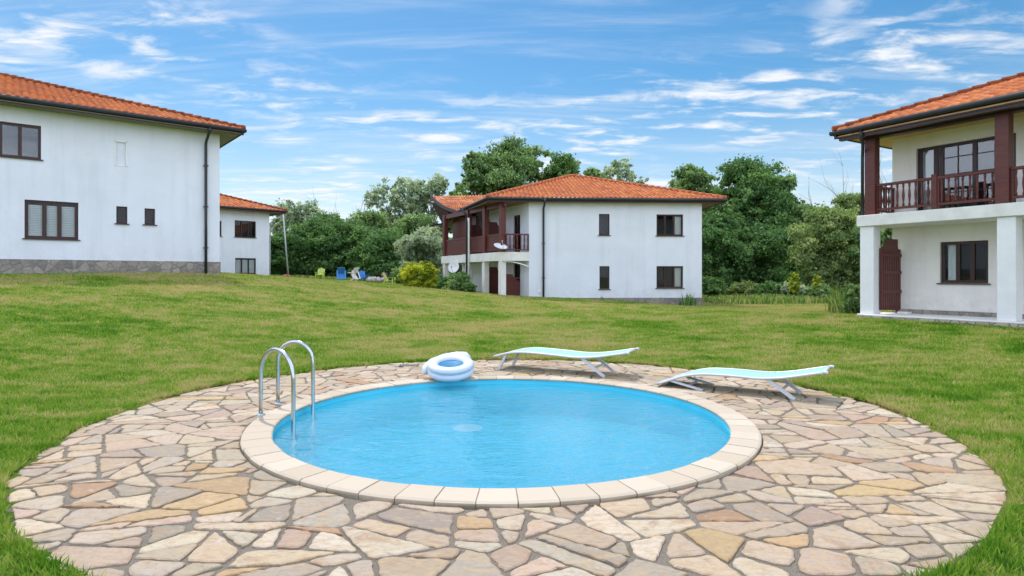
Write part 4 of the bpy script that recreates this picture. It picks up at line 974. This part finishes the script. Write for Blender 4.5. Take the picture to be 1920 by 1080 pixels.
# far wood behind everything
Xw = np.linspace(-60, 75, 90); Cw = np.array([(x+rng.normal(0, .6), 82+rng.normal(0, 3), rng.uniform(.5, 6.2)) for x in Xw for _ in range(5)])
V, Fq, tone = leaves(Cw, rng.uniform(1.6, 2.8, len(Cw)), 60000, .5); o = np_mesh('distant_wood', V, Fq, 'leaf_dark', None, tone); tag(o, 'dense distant wood forming a dark strip behind all trees', 'wood', kind='stuff')
# shrubs
def shrub(label, px, Y, top, wpx, mat, n=5000, size=.09, group=None, crad=.2, cat='shrub', name='shrub', squash=.8, elong=1.8):
    return tree(name, label, cat, px, Y, top, wpx, mat, 0, n, size, 34, crad, group=group, squash=squash, elong=elong, taper=.4)
shrub('bright yellow-green round shrub in front of the balcony house', 786, 38, 494, 68, 'leaf_yellow', 9000, .11, squash=1.15, elong=3.0)
shrub('green shrub tucked left behind the yellow one', 753, 46, 503, 36, 'leaf_mid', 4000, .10)
shrub('dark leafy shrub at the white balcony columns', 858, 33.5, 512, 44, 'leaf_mid', 5000, .09); shrub('low green shrub between the yellow one and the columns', 832, 35, 520, 26, 'leaf_dark', 3000, .08)
shrub('low shrub under the double downpipes', 880, 32.5, 530, 24, 'leaf_dark', 2200, .08)
G4 = 'wild shrubs at the back edge of the lawn'
for px, Y, top, w_, mt, lb in ((1335, 42, 520, 50, 'leaf_dark', 'dark low shrub beside the middle house plinth'), (1395, 43, 528, 60, 'leaf_olive', 'low olive shrub under the largest tree'),
        (1445, 41, 528, 56, 'leaf_dark', 'low dark shrub left of the lime blossoms'), (1490, 39, 530, 50, 'leaf_grey', 'low grey-green shrub under the left lime blossoms'), (1540, 37, 535, 60, 'leaf_mid', 'low green shrub under the right lime blossoms')):
    shrub(lb, px, Y, top, w_, mt, 4200, .11, G4)
shrub('bright lime flowering bush, left of the two', 1488, 38.2, 511, 22, 'leaf_lime', 1100, .11, 'lime flowering bushes'); shrub('bright lime flowering bush, right of the two', 1532, 36.6, 516, 16, 'leaf_lime', 800, .11, 'lime flowering bushes')
def stalks(name, label, cat, px, Y, wpx, top, n, mat='weed', kind=None, depth=1.0, wd=.03):
    X = (px-960)/F*Y; zb = h1(X, Y); H = EYE+(HY-top)/F*Y-zb; W = wpx*Y/F
    x = rng.uniform(-W/2, W/2, n); y = rng.uniform(-depth/2, depth/2, n); z = hz(X+x, Y+y)-zb; hh = H*rng.uniform(.45, 1, n)*(1-.5*np.abs(2*x/W)**3)
    a = rng.uniform(0, 2*PI, n); lx = rng.normal(0, .22, n)*hh; ly = rng.normal(0, .22, n)*hh; c, s_ = np.cos(a)*wd, np.sin(a)*wd
    V = np.stack([np.c_[x-c, y-s_, z-.02], np.c_[x+c, y+s_, z-.02], np.c_[x+lx*.4+c*.8, y+ly*.4+s_*.8, z+hh*.6], np.c_[x+lx*.4-c*.8, y+ly*.4-s_*.8, z+hh*.6], np.c_[x+lx, y+ly, z+hh]], 1).reshape(-1, 3)
    b = np.arange(n)*5; F4 = np.stack([b, b+1, b+2, b+3], 1); F3 = np.stack([b+3, b+2, b+4, b+4], 1)
    tone = np.r_[rng.random(n)]; me_f = [tuple(f) for f in F4]+[tuple(f[:3]) for f in F3]
    me = bpy.data.meshes.new(name); me.from_pydata(V.tolist(), [], me_f); at = me.attributes.new('tone', 'FLOAT', 'FACE'); at.data.foreach_set('value', np.r_[tone, tone].astype(np.float32))
    me.materials.append(M[mat]); me.update(); o = bpy.data.objects.new(name, me); COL.objects.link(o); o.location = (X, Y, zb); tag(o, label, cat, None, kind); return o
shrub('leafy tall plant clump leaning on the right house column', 1600, 20.6, 533, 34, 'leaf_mid', 2600, .06, None, .22, 'plant', 'leafy_plant', 1.2, 2.4)
stalks('reed_clump', 'tall reedy green clump beside the right house column', 'reeds', 1586, 21.2, 46, 524, 230, depth=1.4, wd=.022)
stalks('tall_weeds', 'strip of tall weeds along the back of the lawn under the trees', 'weeds', 1465, 36.5, 300, 551, 3600, kind='stuff', depth=5)
stalks('tall_weeds', 'strip of tall weeds behind the garden chairs on the left', 'weeds', 640, 51, 300, 518, 3500, kind='stuff', depth=4)
stalks('weed_tuft', 'small dark weed tuft at the right corner of the middle house plinth', 'weeds', 1290, 31.6, 30, 545, 60, 'leaf_dark', depth=.4); stalks('weed_tuft', 'tiny weed tuft below the narrow lower window of the middle house', 'weeds', 1128, 31.4, 7, 553, 16, 'leaf_dark', depth=.2)

# ------------------------------------------------------------------ grass blades
def grass():
    def samp(r0, r1, rho0, p, th=2.05):
        n = int(th*rho0*(r1**(2-p)-r0**(2-p))/(2-p)); u = rng.random(n)
        return (r0**(2-p)+u*(r1**(2-p)-r0**(2-p)))**(1/(2-p)), rng.uniform(-th/2, th/2, n)
    parts = [samp(2.2, 7, 3000, 0.001), samp(7, 46, 3000*7**1.65, 1.65)]
    r = np.concatenate([a for a, _ in parts]); t = np.concatenate([b for _, b in parts]); x = r*np.sin(t); y = r*np.cos(t)
    ne = 16000; a = rng.uniform(0, 2*PI, ne); re = PR+np.abs(rng.normal(0, .05, ne))+.0; x = np.r_[x, PC[0]+re*np.cos(a)]; y = np.r_[y, PC[1]+re*np.sin(a)]; edge = np.r_[np.zeros(len(r), bool), np.ones(ne, bool)]
    d = np.hypot(x-PC[0], y-PC[1]); wob = .05*np.sin(7*np.arctan2(y-PC[1], x-PC[0]))+.03*np.sin(19*np.arctan2(y-PC[1], x-PC[0])+1)
    ok = (d > PR-.025+wob*.6)
    for Fx, x0_, x1_, y0_, y1_ in ((FL, -30, .05, -.04, 16), (FM, -.0, XW+.03, -.03, 12), (FR, -.25, 16, -.34, 13), (F2, -9, 0, -1.4, 6)):
        lx = (x-Fx.o[0])*Fx.u[0]+(y-Fx.o[1])*Fx.u[1]; ly = (x-Fx.o[0])*Fx.n[0]+(y-Fx.o[1])*Fx.n[1]; ok &= ~((lx > x0_) & (lx < x1_) & (ly > y0_) & (ly < y1_))
    x, y, edge, d = x[ok], y[ok], edge[ok], d[ok]; n = len(x); z = hz(x, y); rr_ = np.hypot(x, y)
    patch = .5+.5*np.sin(x*1.7+np.sin(y*1.3)*1.5)*np.sin(y*1.9+np.sin(x*.9))
    hh = rng.uniform(.018, .044, n)*(1+.5*patch)*(1+.012*np.maximum(rr_-8, 0)); nearE = np.exp(-np.maximum(d-PR, 0)/.12); hh *= 1+.35*nearE*rng.random(n)
    wd = (.0032+.00072*rr_)*rng.uniform(.7, 1.3, n)
    a = rng.uniform(0, 2*PI, n); b = rng.uniform(0, 2*PI, n); ln = hh*np.abs(rng.normal(.55, .4, n)); c, s_ = np.cos(a)*wd, np.sin(a)*wd
    V = np.stack([np.c_[x-c, y-s_, z-.006], np.c_[x+c, y+s_, z-.006], np.c_[x+ln*np.cos(b), y+ln*np.sin(b), z+hh]], 1).reshape(-1, 3)
    print('blades', n)
    o = np_mesh('grass', V, np.arange(3*n).reshape(-1, 3), 'grass', None, rng.random(n)); tag(o, 'short green and straw coloured grass covering the lawn', 'grass', kind='stuff')
grass()
